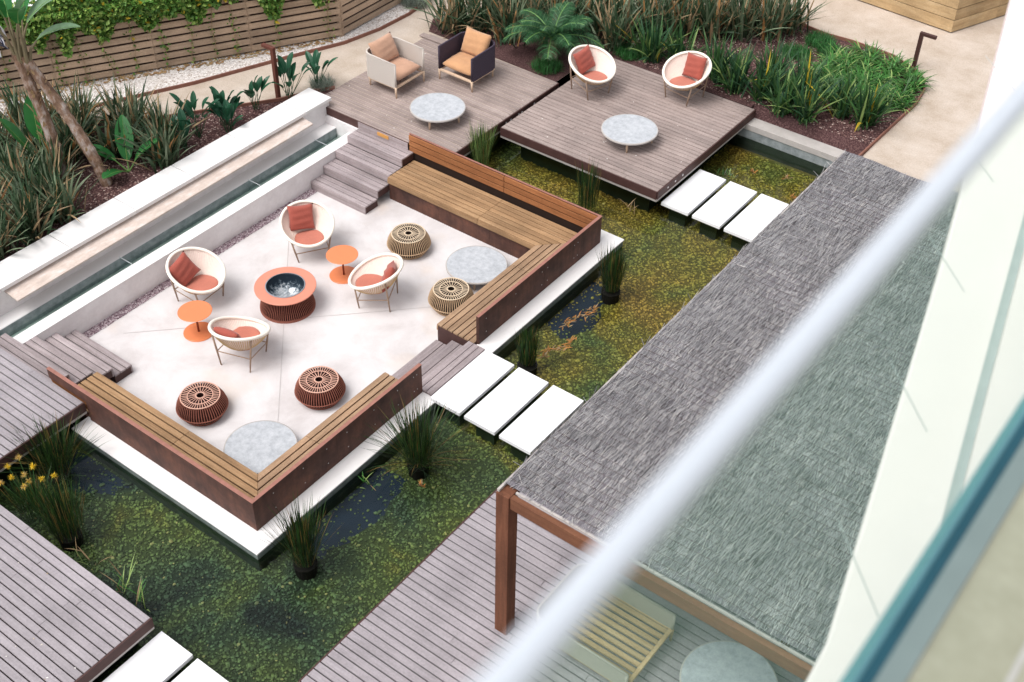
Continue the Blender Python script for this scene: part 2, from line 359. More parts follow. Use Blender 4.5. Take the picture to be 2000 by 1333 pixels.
def board(name, mat, parent, x0, x1, y0, y1, z0, z1, axis='x'):
    """a plank: shared mesh per size, lightly chamfered, its long axis local x"""
    L, Wd, T = x1-x0, y1-y0, z1-z0
    if axis == 'y': L, Wd = Wd, L
    key = (round(L, 2), round(Wd, 3), round(T, 3), mat.name)
    if key not in _cache:
        b = .004; l, w, t = L/2, Wd/2, T/2; m = MB()
        vs = [(-l, -w, -t), (l, -w, -t), (l, w, -t), (-l, w, -t), (-l, -w, t-b), (l, -w, t-b), (l, w, t-b), (-l, w, t-b), (-l+b, -w+b, t), (l-b, -w+b, t), (l-b, w-b, t), (-l+b, w-b, t)]
        fs = [(3, 2, 1, 0), (0, 1, 5, 4), (1, 2, 6, 5), (2, 3, 7, 6), (3, 0, 4, 7), (4, 5, 9, 8), (5, 6, 10, 9), (6, 7, 11, 10), (7, 4, 8, 11), (8, 9, 10, 11)]
        me = bpy.data.meshes.new(name); me.from_pydata(vs, [], fs); me.materials.append(mat); _cache[key] = me
    o = bpy.data.objects.new(name, _cache[key]); COL.objects.link(o); o.parent = parent
    o.location = Vector(((x0+x1)/2, (y0+y1)/2, (z0+z1)/2))-world_loc(parent)
    if axis == 'y': o.rotation_euler.z = math.pi/2
    return o

# ---------------------------------------------------------------- ground sheets
G = .79; ZW = .32
g = MB()
def sheet(m, pts, z): 
    n = len(pts); a = sum(pts[i][0]*pts[(i+1) % n][1]-pts[(i+1) % n][0]*pts[i][1] for i in range(n))
    if a < 0: pts = pts[::-1]
    m.add([(x, y, z) for x, y in pts], [tuple(range(n))])
for r_ in ((-60, -.96, -60, 8.05), (-60, 2, 8.05, 80), (2, 5.45, 13, 80), (5.45, 7.6, 13.12, 80), (7.93, 60, 12.62, 80), (7.6, 7.93, 13.12, 80), (16.5, 60, -60, 12.62), (-.96, 16.5, -60, -12)):
    sheet(g, [(r_[0], r_[2]), (r_[1], r_[2]), (r_[1], r_[3]), (r_[0], r_[3])], G)
struct(g.build('ground', SAND))
def strip(name, pts, z, mat, kind=True):
    m = MB(); sheet(m, pts, z); o = m.build(name, mat); return struct(o) if kind else o
FA = Vector((-7.3, 2.0, .8)); FB = Vector((-2.543, 10.213, .8)); FC = Vector((-2.62, 15.0, .8))
E1 = [(-6.9, 2.2), (-5.258, 3.855), (-4.328, 5.108), (-3.45, 7.0), (-2.776, 8.826), (-2.3, 10.0), (-2.13, 10.9), (-2.1, 11.8), (-2.22, 12.7), (-2.3, 15)]
E2 = [(-5.9, 1.0), (-4.5, 3.6), (-3.709, 4.966), (-2.888, 5.849), (-1.701, 7.577), (-1.42, 8.2), (-1.2, 8.55)]
strip('white_gravel_bed', [(-7.4, 2), (-2.6, 10.25), (-2.66, 15)]+E1[::-1], G+.006, GRAV)
strip('left_planting_bed', E2+[(-1.0, 8.05), (-.96, 8.0), (-.96, -6), (-5.9, -6)], G+.006, MULCH)
E3 = [(7.9, 12.6), (7.93, 13.95), (7.96, 15.05), (7.88, 15.6), (7.7, 16.0), (7.437, 16.25), (6.806, 16.55), (5.9, 16.6), (5.3, 16.55), (4.9, 16.6), (4.4, 16.75), (3.4, 16.6), (1.0, 15.0), (-.6, 13.2), (-1.6, 12.0), (-1.3, 11.5)]
strip('right_planting_bed', E3[1:]+[(2.0, 11.44), (2.0, 12.96), (5.5, 12.97), (5.5, 13.12), (7.93, 13.12)], G+.006, MULCH)
m = MB(); m.add([(5.45, 12.95, .615), (7.95, 12.95, .615), (7.93, 13.12, G+.006), (5.45, 13.12, G+.006)], [(0, 1, 2, 3)]); struct(m.build('bed_slope', MULCH))
for nm, pl, lb in (('metal_edging', E1, 'rusty steel edging strip between the white gravel and the sandy path'), ('metal_edging', E2, 'rusty steel edging along the planting bed behind the low lamp'), ('metal_edging', E3[:12], 'rusty steel edging curving round the right planting bed')):
    m = MB()
    for a, b in zip(pl[:-1], pl[1:]):
        a = Vector((*a, 0)); b = Vector((*b, 0)); d = (b-a).normalized(); q = Vector((-d.y, d.x, 0))*.014
        m.prism([(a+q)[:2], (b+q)[:2], (b-q)[:2], (a-q)[:2]], G-.03, G+.07)
    tag(m.build(nm, EDGE, origin=(pl[0][0], pl[0][1], G)), lb, 'edging')
# mulch chips and gravel stones as loose stuff
def scatter_chips(name, region, n, size, mat, z, flat=.4):
    xs = np.array([p[0] for p in region]); ys = np.array([p[1] for p in region]); pts = []
    while len(pts) < n:
        x = rng.uniform(xs.min(), xs.max()); y = rng.uniform(ys.min(), ys.max()); c = False; j = len(region)-1
        for i in range(len(region)):
            if (ys[i] > y) != (ys[j] > y) and x < (xs[j]-xs[i])*(y-ys[i])/(ys[j]-ys[i])+xs[i]: c = not c
            j = i
        if c: pts.append((x, y))
    pts = np.array(pts); V = np.array([(1, 0, 0), (0, 1, 0), (-1, 0, 0), (0, -1, 0), (0, 0, 1)], float)
    th = rng.uniform(0, 6.28, n); sx = rng.uniform(.6, 1.4, n)*size; sy = rng.uniform(.4, .9, n)*size; sz = rng.uniform(.3, 1, n)*size*flat
    P = V[None]*np.stack([sx, sy, sz], 1)[:, None]; c, s_ = np.cos(th)[:, None], np.sin(th)[:, None]
    X = P[..., 0]*c-P[..., 1]*s_+pts[:, 0:1]; Y = P[..., 0]*s_+P[..., 1]*c+pts[:, 1:2]; Z = P[..., 2]+z
    vs = np.stack([X, Y, Z], -1).reshape(-1, 3); base = np.arange(n)[:, None, None]*5
    fs = (np.array([(0, 1, 4), (1, 2, 4), (2, 3, 4), (3, 0, 4)])[None]+base).reshape(-1, 3)
    me = bpy.data.meshes.new(name); me.from_pydata(vs.tolist(), [], fs.tolist()); me.materials.append(mat)
    o = bpy.data.objects.new(name, me); COL.objects.link(o); return o
def m_chip(name, stops):
    k = N(name, .9, .15); g = k.n('NewGeometry'); k.col(k.ramp(g.outputs['Random Per Island'], stops)); return k.m
CHIP = m_chip('bark chip', [(0, lin((46, 32, 34))), (.5, lin((92, 64, 62))), (.85, lin((140, 110, 104))), (1, lin((196, 178, 168)))])
GSTN = m_chip('white gravel stone', [(0, lin((150, 134, 122))), (.3, lin((208, 200, 194))), (1, lin((232, 228, 226)))])
tag(scatter_chips('bark_chips', [(-4.6, 3.0), (-2.9, 5.85), (-1.7, 7.55), (-1.38, 8.0), (-1.38, 1.0), (-3.5, 1.0)], 14000, .022, CHIP, G+.008), 'red brown bark chips spread over the bed behind the white coping', 'bark chips', kind='stuff')
tag(scatter_chips('bark_chips', [(7.9, 13.12), (7.9, 15.6), (6.8, 16.5), (4.5, 16.5), (2.1, 13.6), (2.1, 13.1)], 16000, .022, CHIP, G+.008), 'red brown bark chips on the bed beyond the right deck', 'bark chips', kind='stuff')
tag(scatter_chips('gravel_stones', [(-7.2, 2.2), (-2.6, 10.2), (-2.66, 13), (-2.25, 12.7), (-2.14, 11), (-2.35, 10), (-2.8, 8.8), (-3.5, 7), (-4.35, 5.1), (-5.3, 3.9)], 11000, .024, GSTN, G+.008), 'white gravel stones in the strip below the slatted fence', 'gravel', kind='stuff')
LITTER = m_chip('leaf litter', [(0, lin((120, 88, 60))), (.5, lin((170, 140, 104))), (1, lin((140, 124, 84)))])
tag(scatter_chips('leaf_litter', [(-7.2, 2.15), (-2.65, 10.15), (-2.5, 9.9), (-7.0, 2.0)], 700, .04, LITTER, G+.02), 'dry leaves lying along the foot of the slatted fence', 'fallen leaves', kind='stuff')

# ---------------------------------------------------------------- pit, ledge, pond
m = MB(); m.box(-.05, 5.36, .03, 7.97, -.3, 0); struct(m.build('pit_floor', PITF))
JN = m_plain('grey paving joint', lin((184, 178, 177)), .9)  # thin grey lines along the paving joints
m = MB()
def gline(m, a, b, w, z):
    a = Vector((*a, 0)); b = Vector((*b, 0)); d = (b-a).normalized(); q = Vector((-d.y, d.x, 0))*w/2
    sheet(m, [(a+q)[:2], (b+q)[:2], (b-q)[:2], (a-q)[:2]], z)
gline(m, (.11, 5.9), (3.75, 1.95), .011, .004); gline(m, (.45, 1.8), (4.6, 6.05), .011, .0045)
gline(m, (3.75, 1.95), (4.69, .9), .011, .004)
struct(m.build('pit_floor_joints', JN))
m = MB(); sheet(m, [(-.05, 1.25), (.11, 1.25), (.11, 6.6), (-.05, 6.6)], .006); struct(m.build('drain_gravel_strip', PEBG))
tag(scatter_chips('drain_gravel', [(-.05, 1.3), (.11, 1.3), (.11, 6.6), (-.05, 6.6)], 3000, .018, m_chip('purple gravel stone', [(0, lin((84, 62, 72))), (.5, lin((146, 124, 132))), (1, lin((206, 196, 198)))]), .007, .8), 'purple grey gravel filling the drain strip along the pit wall', 'gravel', kind='stuff')
# ledge round the pit
m = MB()
m.prism([(1.95, -.276), (5.665, -.276), (5.665, 8.33), (5.36, 8.33), (5.36, .03), (1.95, .03)], .412, .438)
m.box(1.3, 5.36, 7.97, 8.33, .412, .438)
struct(m.build('pit_ledge', WHITE, bevel=.004))
m = MB(); m.prism([(1.97, -.262), (5.651, -.262), (5.651, 8.316), (5.3, 8.316), (5.3, .1), (1.97, .1)], ZW-.02, .411); m.box(1.3, 5.3, 8.0, 8.316, ZW-.02, .411); struct(m.build('ledge_side', m_ramp('grey green stained ledge side', 6, [(.3, lin((84, 94, 92))), (.7, lin((128, 136, 134)))], .5, .1)))
m = MB(); m.prism([(1.97, -.258), (5.647, -.258), (5.647, 8.312), (5.3, 8.312), (5.3, .1), (1.97, .1)], -.3, ZW-.02); m.box(1.3, 5.3, 8.0, 8.312, -.3, ZW-.02); struct(m.build('pit_retaining_wall', UNDERW))
# pond
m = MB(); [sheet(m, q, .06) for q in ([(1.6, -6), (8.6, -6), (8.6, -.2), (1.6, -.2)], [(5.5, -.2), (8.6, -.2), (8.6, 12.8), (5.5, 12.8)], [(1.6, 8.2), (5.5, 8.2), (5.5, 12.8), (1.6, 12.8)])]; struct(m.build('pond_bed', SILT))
m = MB()
for q in ([(1.8, -6), (7.75, -6), (7.75, 12.66), (5.6, 12.66), (1.9, 12.66), (1.9, 8.33), (5.665, 8.33), (5.665, -.276), (1.8, -.276)],): sheet(m, q, ZW)
struct(m.build('pond_water', WATER))
def blocked(x, y):
    return (-.05 < x < 5.66 and -.27 < y < 8.32)
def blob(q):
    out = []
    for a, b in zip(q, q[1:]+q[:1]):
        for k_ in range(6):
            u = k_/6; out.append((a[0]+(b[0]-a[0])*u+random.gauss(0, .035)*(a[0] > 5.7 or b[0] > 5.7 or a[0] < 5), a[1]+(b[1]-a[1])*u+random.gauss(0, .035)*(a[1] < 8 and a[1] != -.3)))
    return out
blue_patches = [blob(q) for q in [[(5.66, .3), (5.66, 2.1), (6.1, 2.15), (6.3, 1.3), (6.15, .4)], [(5.66, 6.1), (5.66, 7.5), (6.0, 7.5), (6.35, 6.5), (6.1, 5.9)], [(2.0, -.3), (3.1, -.3), (3.05, -.6), (2.5, -.9), (2.0, -.7)], [(3.3, 8.4), (4.6, 8.4), (4.8, 8.75), (3.9, 9.0)]]]
def inpoly(x, y, r):
    c = False; j = len(r)-1
    for i in range(len(r)):
        if (r[i][1] > y) != (r[j][1] > y) and x < (r[j][0]-r[i][0])*(y-r[i][1])/(r[j][1]-r[i][1])+r[i][0]: c = not c
        j = i
    return c
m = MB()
for q in blue_patches: sheet(m, q, .064)
struct(m.build('pond_blue_patches', POND_BLUE))  # flat dark blue patches just above the pond bed
ico = [(0, 0, -1), (.72, -.53, -.45), (-.28, -.85, -.45), (-.89, 0, -.45), (-.28, .85, -.45), (.72, .53, -.45), (.28, -.85, .45), (-.72, -.53, .45), (-.72, .53, .45), (.28, .85, .45), (.89, 0, .45), (0, 0, 1)]
icf = [(0, 1, 2), (1, 0, 5), (0, 2, 3), (0, 3, 4), (0, 4, 5), (1, 5, 10), (2, 1, 6), (3, 2, 7), (4, 3, 8), (5, 4, 9), (1, 10, 6), (2, 6, 7), (3, 7, 8), (4, 8, 9), (5, 9, 10), (6, 10, 11), (7, 6, 11), (8, 7, 11), (9, 8, 11), (10, 9, 11)]
pp = []
while len(pp) < 58000:
    x, y = rng.uniform(1.9, 7.8), rng.uniform(-5, 12.6)
    if y < -3.4 and rng.random() < .8: continue
    jx, jy = rng.normal(0, .09, 2)
    if blocked(x, y) or (any(inpoly(x+jx, y+jy, q) for q in blue_patches) and rng.random() < .95): continue
    pp.append((x, y))
pp = np.array(pp); n = len(pp); V = np.array(ico)
sz = rng.gamma(4, .0029, n)+.006; th = rng.uniform(0, 6.28, n)
P = V[None]*np.stack([sz*rng.uniform(.8, 1.3, n), sz*rng.uniform(.6, 1, n), sz*.55], 1)[:, None]*rng.uniform(.8, 1.15, (n, 12, 1))
c_, s_ = np.cos(th)[:, None], np.sin(th)[:, None]
vs = np.stack([P[..., 0]*c_-P[..., 1]*s_+pp[:, 0:1], P[..., 0]*s_+P[..., 1]*c_+pp[:, 1:2], P[..., 2]+.066+sz[:, None]*.25], -1).reshape(-1, 3)
fs = (np.array(icf)[None]+np.arange(n)[:, None, None]*12).reshape(-1, 3)
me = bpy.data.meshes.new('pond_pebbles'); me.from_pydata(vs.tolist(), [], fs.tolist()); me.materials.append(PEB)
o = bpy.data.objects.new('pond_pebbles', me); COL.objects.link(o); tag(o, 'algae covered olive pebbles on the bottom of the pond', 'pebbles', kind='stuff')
# pond coping at the far right
t = thing('pond_coping', (5.6, 12.66, .4), 'pale concrete coping wall at the far end of the pond beyond the right deck', 'low wall')
m = MB(); m.box(5.45, 7.56, 12.66, 12.96, .50, .62); m.build('coping', GREYC, t, bevel=.005)
m = MB(); m.box(1.9, 7.8, 12.675, 12.95, ZW, .50); m.build('wall', WETST, t)
m = MB(); m.box(1.9, 7.8, 12.68, 12.95, -.3, ZW); m.build('submerged_wall', UNDERW, t)

# ---------------------------------------------------------------- water wall on the left
t = thing('coping_wall', (-1.1, 8.0, .33), 'long white garden wall with a wide coping beside the water channel', 'wall')
m = MB(); m.box(-1.36, -.86, -6, 8.03, -.3, .915); m.build('wall', WALLW, t)
ys = [8.051, 7.33, 5.93, 4.62, 3.36, 2.03, .7, -.63, -1.96, -3.3]
for a, b in zip(ys[:-1], ys[1:]):
    m = MB(); m.box(-1.385, -.80, b+.006, a-.006, .917, .984); m.build('coping_stone', WHITE, t, bevel=.005)
m = MB(); m.box(-.86, -.60, -6, 7.9, -.2, .47); m.build('inner_ledge', WHITE, t)
m = MB(); m.box(-.598, -.590, -6, 7.895, ZW-.05, .462); m.build('wet_face', WETST, t)
t = thing('spout_shelf', (-.7, 4, .8), 'stained pinkish stone shelf projecting below the coping above the water channel', 'shelf')
m = MB(); m.add([(-.858, .78, .84), (-.55, .78, .80), (-.60, 7.32, .80), (-.858, 7.32, .84), (-.858, .78, .87), (-.545, .78, .83), (-.60, 7.32, .83), (-.858, 7.32, .87)], [(3, 2, 1, 0), (4, 5, 6, 7), (0, 1, 5, 4), (1, 2, 6, 5), (2, 3, 7, 6), (3, 0, 4, 7)])
m.build('slab', SHELF, t)
m = MB(); m.box(-.60, -.26, -6, 7.9, .20, .26); struct(m.build('channel_floor', m_ramp('pale channel floor', 20, [(.3, lin((150, 166, 158))), (.7, lin((196, 206, 200)))])))
CHW = WATER.copy(); CHW.name = 'channel water'
for nd in CHW.node_tree.nodes:
    if nd.type == 'BSDF_TRANSPARENT': nd.inputs[0].default_value = (.84, .9, .89, 1)
m = MB(); sheet(m, [(-.60, -6), (-.26, -6), (-.26, 7.9), (-.60, 7.9)], .33); struct(m.build('channel_water', CHW))
t = thing('pit_wall', (-.17, 4, 0), 'low white rendered wall between the water channel and the sunken pit', 'wall')
m = MB(); m.box(-.28, -.05, -6, 7.95, -.2, .47); m.build('wall', WALLW, t)
m = MB(); m.box(-.283, -.045, -6, 7.952, .47, .482); m.build('wall_cap', WHITE, t)
m = MB(); m.box(-.86, .0, 7.9, 7.95, -.1, .64); m.build('end_wall', WALLW, t)
# little glass panel + weir plates in the channel
for i, (y, lb) in enumerate(((7.3, 'small frameless glass plate across the channel near the upper steps'), (5.6, 'thin glass weir plate in the channel behind the upper basket chair'), (2.7, 'thin glass weir plate in the channel at the lower left'))):
    t = thing('glass_plate', (-.42, y, .3), lb, 'glass plate')
    zz = (.30, .62, .45, .45)
    m = MB(); m.box(-.59, -.285, y-.005, y+.005, .2, .50); m.build('pane', GLASSC, t)
    m = MB(); m.box(-.59, -.285, y-.006, y+.006, .50, .506); m.box(-.292, -.284, y-.006, y+.006, .2, .505); m.build('edge', WIRE, t)

# ---------------------------------------------------------------- decks
def deck(name, label, x0, x1, y0, y1, z, mat, fasc=('x1', 'y0'), pitch=.11, gap=.017, lens=(2.0, 3.4), light=True, minseg=.5, depth=.165):
    t = thing(name, ((x0+x1)/2, (y0+y1)/2, z-.2), label, 'deck')
    n = round((y1-y0)/pitch); p = (y1-y0)/n; th = .028
    for i in range(n):
        x = x0; c = []
        off = random.uniform(.3, 1)*lens[0]
        while x1-x > off+minseg: x = round((x+off)/.25)*.25 if False else x+off; c.append(x); off = random.choice((lens[0], (lens[0]+lens[1])/2, lens[1]))
        e = [x0]+c+[x1]
        for a, b in zip(e[:-1], e[1:]):
            dz = random.uniform(-.0015, .0015)
            board('plank', mat, t, a+.0015, b-.0015, y0+i*p+gap/2, y0+(i+1)*p-gap/2, z-th+dz, z+dz)
    m = MB(); m.box(x0+.03, x1-.03, y0+.03, y1-.03, z-.10, z-.045); m.build('substructure', DARKB, t)
    for f in fasc:
        m = MB()
        if f == 'x1': m.box(x1+.001, x1+.022, y0, y1, z-depth, z-.006)
        if f == 'x0': m.box(x0-.022, x0-.001, y0, y1, z-depth, z-.006)
        if f == 'y0': m.box(x0, x1, y0-.022, y0-.001, z-depth, z-.006)
        m.build('fascia', FASC, t)
        if light:
            m = MB()
            if f == 'x1': m.box(x1-.02, x1+.012, y0, y1, z-.215, z-depth-.002)
            if f == 'x0': m.box(x0-.012, x0+.02, y0, y1, z-.215, z-depth-.002)
            if f == 'y0': m.box(x0, x1, y0-.012, y0+.02, z-.215, z-depth-.002)
            m.build('concrete_edge', GREYC, t)
    m = MB(); m.box(x0+.25, x1-.3, y0+.3, y1-.1, -.2, z-.1); m.build('support', UNDERW, t)
    return t
dk = deck('timber_deck', 'upper left timber deck carrying the two box armchairs and a round stone table', -1.2, 2.06, 8.012, 11.44, .8, DECKW, fasc=('x1',))
board('plank', DECKW, dk, -1.2, 1.18, 7.964, 8.006, .772, .8)
m = MB(); m.box(-1.2, 1.18, 7.94, 7.962, .635, .793); m.build('fascia', FASC, dk)
m = MB(); m.box(-.86, 1.18, 7.952, 7.99, .585, .633); m.build('concrete_edge', GREYC, dk)
deck('timber_deck', 'upper right timber deck carrying two basket chairs over the pond', 2.18, 5.596, 9.43, 12.96, .8, DECKW)
deck('timber_deck', 'small timber deck left of the pit behind the short stair', -6., 2.015, -4.2, -.02, .8, DECKN, fasc=('x1',))
deck('timber_deck', 'pale grey timber deck in the lower left corner beside the white stepping slabs', -1.5, 5.6, -8.0, -1.885, .8, DECKN, fasc=('x1',))
deck('timber_deck', 'grey timber deck running under the brushwood pergola', 7.62, 15.4, -5.5, 12.6, .8, DECKN, fasc=('x0',), lens=(3.2, 4.6), depth=.1)
# rivets on upper deck fascias
m = MB()
for x, y in ((2.083, 9.7), (2.083, 9.85), (2.083, 10.1), (2.083, 10.2), (2.083, 10.6), (5.619, 9.75), (5.619, 10.0), (5.619, 10.25)):
    m.box(x, x+.004, y, y+.035, .70, .73)
tag(m.build('fixing_plates', WHITE, origin=(2.08, 9.7, .7)), 'small pale fixing plates on the brown deck fascias', 'fixings', kind='stuff')

# steps
def steps(label, x0, x1, ys, zs, tread, side, mat, wall=None, x1s=None):
    t = thing('timber_steps', ((x0+x1)/2, ys[0], 0), label, 'steps')
    for i, (y, z) in enumerate(zip(ys, zs)):
        xe = x1s[i] if x1s else x1; xs = wall[i] if wall else x0
        n = 3; p = tread/n; sg = side
        for j in range(n):
            a, b = (y+j*p*sg, y+(j+1)*p*sg); lo, hi = min(a, b), max(a, b)
            board('tread_board', mat, t, xs, xe, lo+.007, hi-.007, z-.03, z)
        lo, hi = sorted((y+.006*sg, y+.03*sg)); m = MB(); m.box(xs, xe, lo, hi, z-.16, z-.032); m.build('riser', mat, t)
        lo, hi = sorted((y+.032*sg, y+(tread)*sg)); m = MB(); m.box(xs+.01, xe-.004, lo, hi, z-.16, z-.034); m.build('step_box', FASC, t)
    return t
st1 = steps('weathered timber steps climbing from the pit to the upper left deck', -.045, 1.29, [6.59, 6.933, 7.275, 7.62], [.16, .32, .48, .64], .343, 1, STEPW, x1s=[1.288, 1.288, 1.286, 1.288])
m = MB(); m.box(-.04, 1.18, 7.93, 7.96, .64, .79); m.build('riser', STEPW, st1)
m = MB(); m.box(.45, .72, 7.915, 7.935, .70, .765); m.build('step_light', AMBER, st1)
st2 = steps('short timber steps at the left corner of the pit by the small deck', -.045, 1.29, [1.305, .975, .645, .315], [.16, .32, .48, .64], .33, -1, STEPW, wall=[-.045, -.045, -.045, -.28], x1s=[1.288, 1.288, 1.286, 1.22])
m = MB(); m.box(-.28, 1.2, -.045, -.022, .64, .79); m.build('riser', STEPW, st2)
# right steps, boards run along y
t = thing('timber_steps', (5.1, 4, 0), 'low timber steps through the gap in the bench to the white stepping slabs', 'steps')
for (xa, xb, z, nb) in ((4.58, 4.90, .16, 2), (4.905, 5.235, .32, 2), (5.24, 5.56, .485, 3)):
    p = (xb-xa)/nb
    for j in range(nb): board('tread_board', STEPW, t, xa+j*p+.005, xa+(j+1)*p-.005, 3.345, 4.612, z-.03, z, 'y')
    m = MB(); m.box(xa+.006, xb-.004, 3.35, 4.605, max(z-.16, .0), z-.032); m.build('step_box', FASC, t)

# ---------------------------------------------------------------- benches
XO, YF, ZT, ZS = 5.389, 8.003, .976, .48
def seg_poly(a0, a1, b, mit):  # helper for mitred boards
    pass
# near bench (L): along y=0 from x=1.34 to the corner, then up x=XO to y=3.3
t = thing('corner_bench', (XO, 0, 0), 'near L shaped bench with a rusted steel back at the front corner of the pit', 'bench')
def plate(m, pts, z0, z1): m.prism(pts, z0, z1)
m = MB(); m.box(1.235, XO-.0, .0, .012, .8, ZT); m.prism([(2.04, 0), (XO, 0), (XO, .012), (2.04, .012)], .44, .8); m.build('steel_panel', CORTEN, t)
for a, b in ((.012, 1.55), (1.553, 3.34)):
    m = MB(); m.box(XO-.012, XO, a, b, .44, ZT); m.build('steel_panel', CORTEN, t)
m = MB(); m.prism([(1.232, -.004), (XO+.004, -.004), (XO+.004, 3.343), (XO-.05, 3.343), (XO-.05, .05), (1.232, .05)], ZT, ZT+.008); m.build('steel_cap', CORTOP, t)
for z0 in (.62, .74, .86):
    m = MB(); m.box(1.245, XO-.014, .014, .044, z0, z0+.097); m.build('back_slat', BACKX, t)
    m = MB(); m.box(XO-.044, XO-.014, .046, 3.335, z0, z0+.097); m.build('back_slat', BACKY, t)
def mitred(t, outer, inner, nb, xa, yb, corner, sgnx, matx, maty, splitx, splity, gap=.014):
    # L shaped seat boards. corner=(xo,yo) outer corner (inside of back), boards step inward
    (xo, yo) = corner
    p = (inner)/nb
    for j in range(nb):
        d0, d1 = j*p+gap/2, (j+1)*p-gap/2
        # board along x at y = yo + s*d ; mitre towards the corner
        s = sgnx
        edges = [xa]+splitx+[None]
        for a, b in zip(edges[:-1], edges[1:]):
            if b is None: q = [(a+.003, yo+s*d0), (xo-d0-.002, yo+s*d0), (xo-d1-.002, yo+s*d1), (a+.003, yo+s*d1)]
            else: q = [(a+.003, yo+s*d0), (b-.003, yo+s*d0), (b-.003, yo+s*d1), (a+.003, yo+s*d1)]
            mm = MB(); mm.prism(q, ZS-.03, ZS); mm.build('seat_slat', matx, t, bevel=.004)
        edges = [yb]+splity+[None]
        for a, b in zip(edges[:-1], edges[1:]):
            if b is None: q = [(xo-d0, a-s*.003), (xo-d0, yo+s*(d0+.002)), (xo-d1, yo+s*(d1+.002)), (xo-d1, a-s*.003)]
            else: q = [(xo-d0, a-s*.003), (xo-d0, b+s*.003), (xo-d1, b+s*.003), (xo-d1, a-s*.003)]
            mm = MB(); mm.prism(q, ZS-.03, ZS); mm.build('seat_slat', maty, t, bevel=.004)
mitred(t, None, .65, 6, 1.33, 3.3, (XO-.05, .05), 1, SEATX, SEATY, [3.35], [1.62], gap=.02)
m = MB(); m.box(1.335, 4.70, .672, .698, ZS-.13, ZS-.033); m.box(4.672, 4.698, .698, 3.3, ZS-.13, ZS-.033); m.build('front_board', SEATX, t)
m = MB(); m.box(1.36, 4.74, .02, .65, 0, ZS-.045); m.box(4.74, XO-.05, .02, 3.27, 0, ZS-.045); m.build('base', CORTEN, t)
m = MB(); m.box(1.335, 1.36, .05, .69, 0, ZS-.033); m.box(4.70, XO-.05, 3.27, 3.298, 0.0, ZS-.033); m.build('end_panel', FASC, t)
# rivets on the steel
m = MB()
for y in (.35, .9, 1.35, 1.75, 2.3, 2.8, 3.15, 3.22): 
    for z in (.58, .86): m.box(XO+.001, XO+.005, y, y+.014, z, z+.014)
m.build('rivets', GREYC, t)
# far bench: along y=YF from x=1.2 to corner, then down x=XO to y=4.6
t = thing('corner_bench', (XO, YF, 0), 'far L shaped bench with an orange slatted back at the far corner of the pit', 'bench')
m = MB(); m.box(1.186, XO, YF-.012, YF, .44, ZT); m.build('steel_panel', CORTEN, t)
for a, b in ((4.676, 6.38), (6.383, YF-.012)):
    m = MB(); m.box(XO-.012, XO, a, b, .44, ZT); m.build('steel_panel', CORTEN, t)
m = MB(); m.prism([(1.183, YF+.004), (XO+.004, YF+.004), (XO+.004, 4.673), (XO-.05, 4.673), (XO-.05, YF-.03), (1.183, YF-.03)], ZT, ZT+.008); m.build('steel_cap', CORTOP, t)
for z0 in (.625, .743, .861):
    for a, b in ((1.19, 3.36), (3.372, XO-.046)):
        m = MB(); m.box(a, b, YF-.044, YF-.014, z0, z0+.097); m.build('back_slat', BACKX, t, bevel=.003)
    m = MB(); m.box(XO-.044, XO-.014, 4.68, YF-.046, z0, z0+.097); m.build('back_slat', BACKY, t, bevel=.003)
m = MB(); m.box(1.19, XO-.05, YF-.03, YF-.014, ZS-.1, .618); m.box(1.19, XO-.05, YF-.0138, YF-.0122, .62, ZT-.01); m.build('back_gap_shade', DARKB, t)  # dark backing paints shade into the slat gaps and the recess below
m = MB(); m.box(XO-.05, XO-.014, 4.676, 4.70, ZS-.1, ZT-.002); m.build('end_post', CORTEN, t)
mitred(t, None, .745, 7, 1.30, 4.62, (XO-.05, YF-.05), -1, SEATX, SEATY, [3.36], [6.55], gap=.016)
for a, b in ((1.30, 3.358), (3.364, 4.62)):
    m = MB(); m.box(a, b, 7.21, 7.235, ZS-.12, ZS-.033); m.build('front_board', SEATX, t, bevel=.003)
m = MB(); m.box(4.597, 4.622, 4.62, 7.235, ZS-.12, ZS-.033); m.build('front_board', SEATY, t)
for a, b in ((1.30, 2.45), (2.453, 3.6), (3.603, 4.66)):
    m = MB(); m.box(a, b, 7.25, 7.9, 0, ZS-.05); m.build('base_panel', CORTEN, t)
m = MB(); m.box(4.66, XO-.05, 4.66, 7.9, 0, ZS-.05); m.build('base_panel', CORTEN, t)
m = MB(); m.box(4.61, XO-.05, 4.625, 4.65, 0, ZS-.033); m.build('end_panel', FASC, t)
m = MB()
for y in (4.85, 5.6, 6.3, 6.45, 7.2, 7.3): 
    for z in (.58, .84): m.box(XO+.001, XO+.005, y, y+.014, z, z+.014)
m.build('rivets', GREYC, t)

# ---------------------------------------------------------------- stepping slabs
def slabs(x0, y0, y1, labels, gname, n=3):
    for i in range(n):
        a = x0+i*.632; t = thing('stepping_slab', (a+.275, (y0+y1)/2, .3), labels[i], 'stepping slab', gname)
        m = MB(); m.box(a, a+.55, y0, y1, .435, .5); m.build('slab', STONEW, t, bevel=.006)
        m = MB(); m.box(a+.11, a+.44, y0+.14, y1-.14, .0, .435); m.build('plinth', UNDERW, t)
slabs(5.585, 3.275, 4.592, ['middle white stepping slab touching the low timber steps', 'middle white slab between its two neighbours in the central crossing', 'white slab of the central crossing nearest the pergola roof'], 'white stepping slabs of the central crossing')
slabs(5.615, 9.582, 10.926, ['white slab beside the corner of the upper right deck', 'white slab in the middle of the far crossing', 'white slab of the far crossing tucked against the brushwood roof'], 'white stepping slabs of the far crossing')
slabs(5.645, -3.17, -1.825, ['white slab beside the lower left deck edge', 'white slab cut by the bottom edge right of the lower left deck', 'white slab below the frame'], 'white stepping slabs of the near crossing', 2)

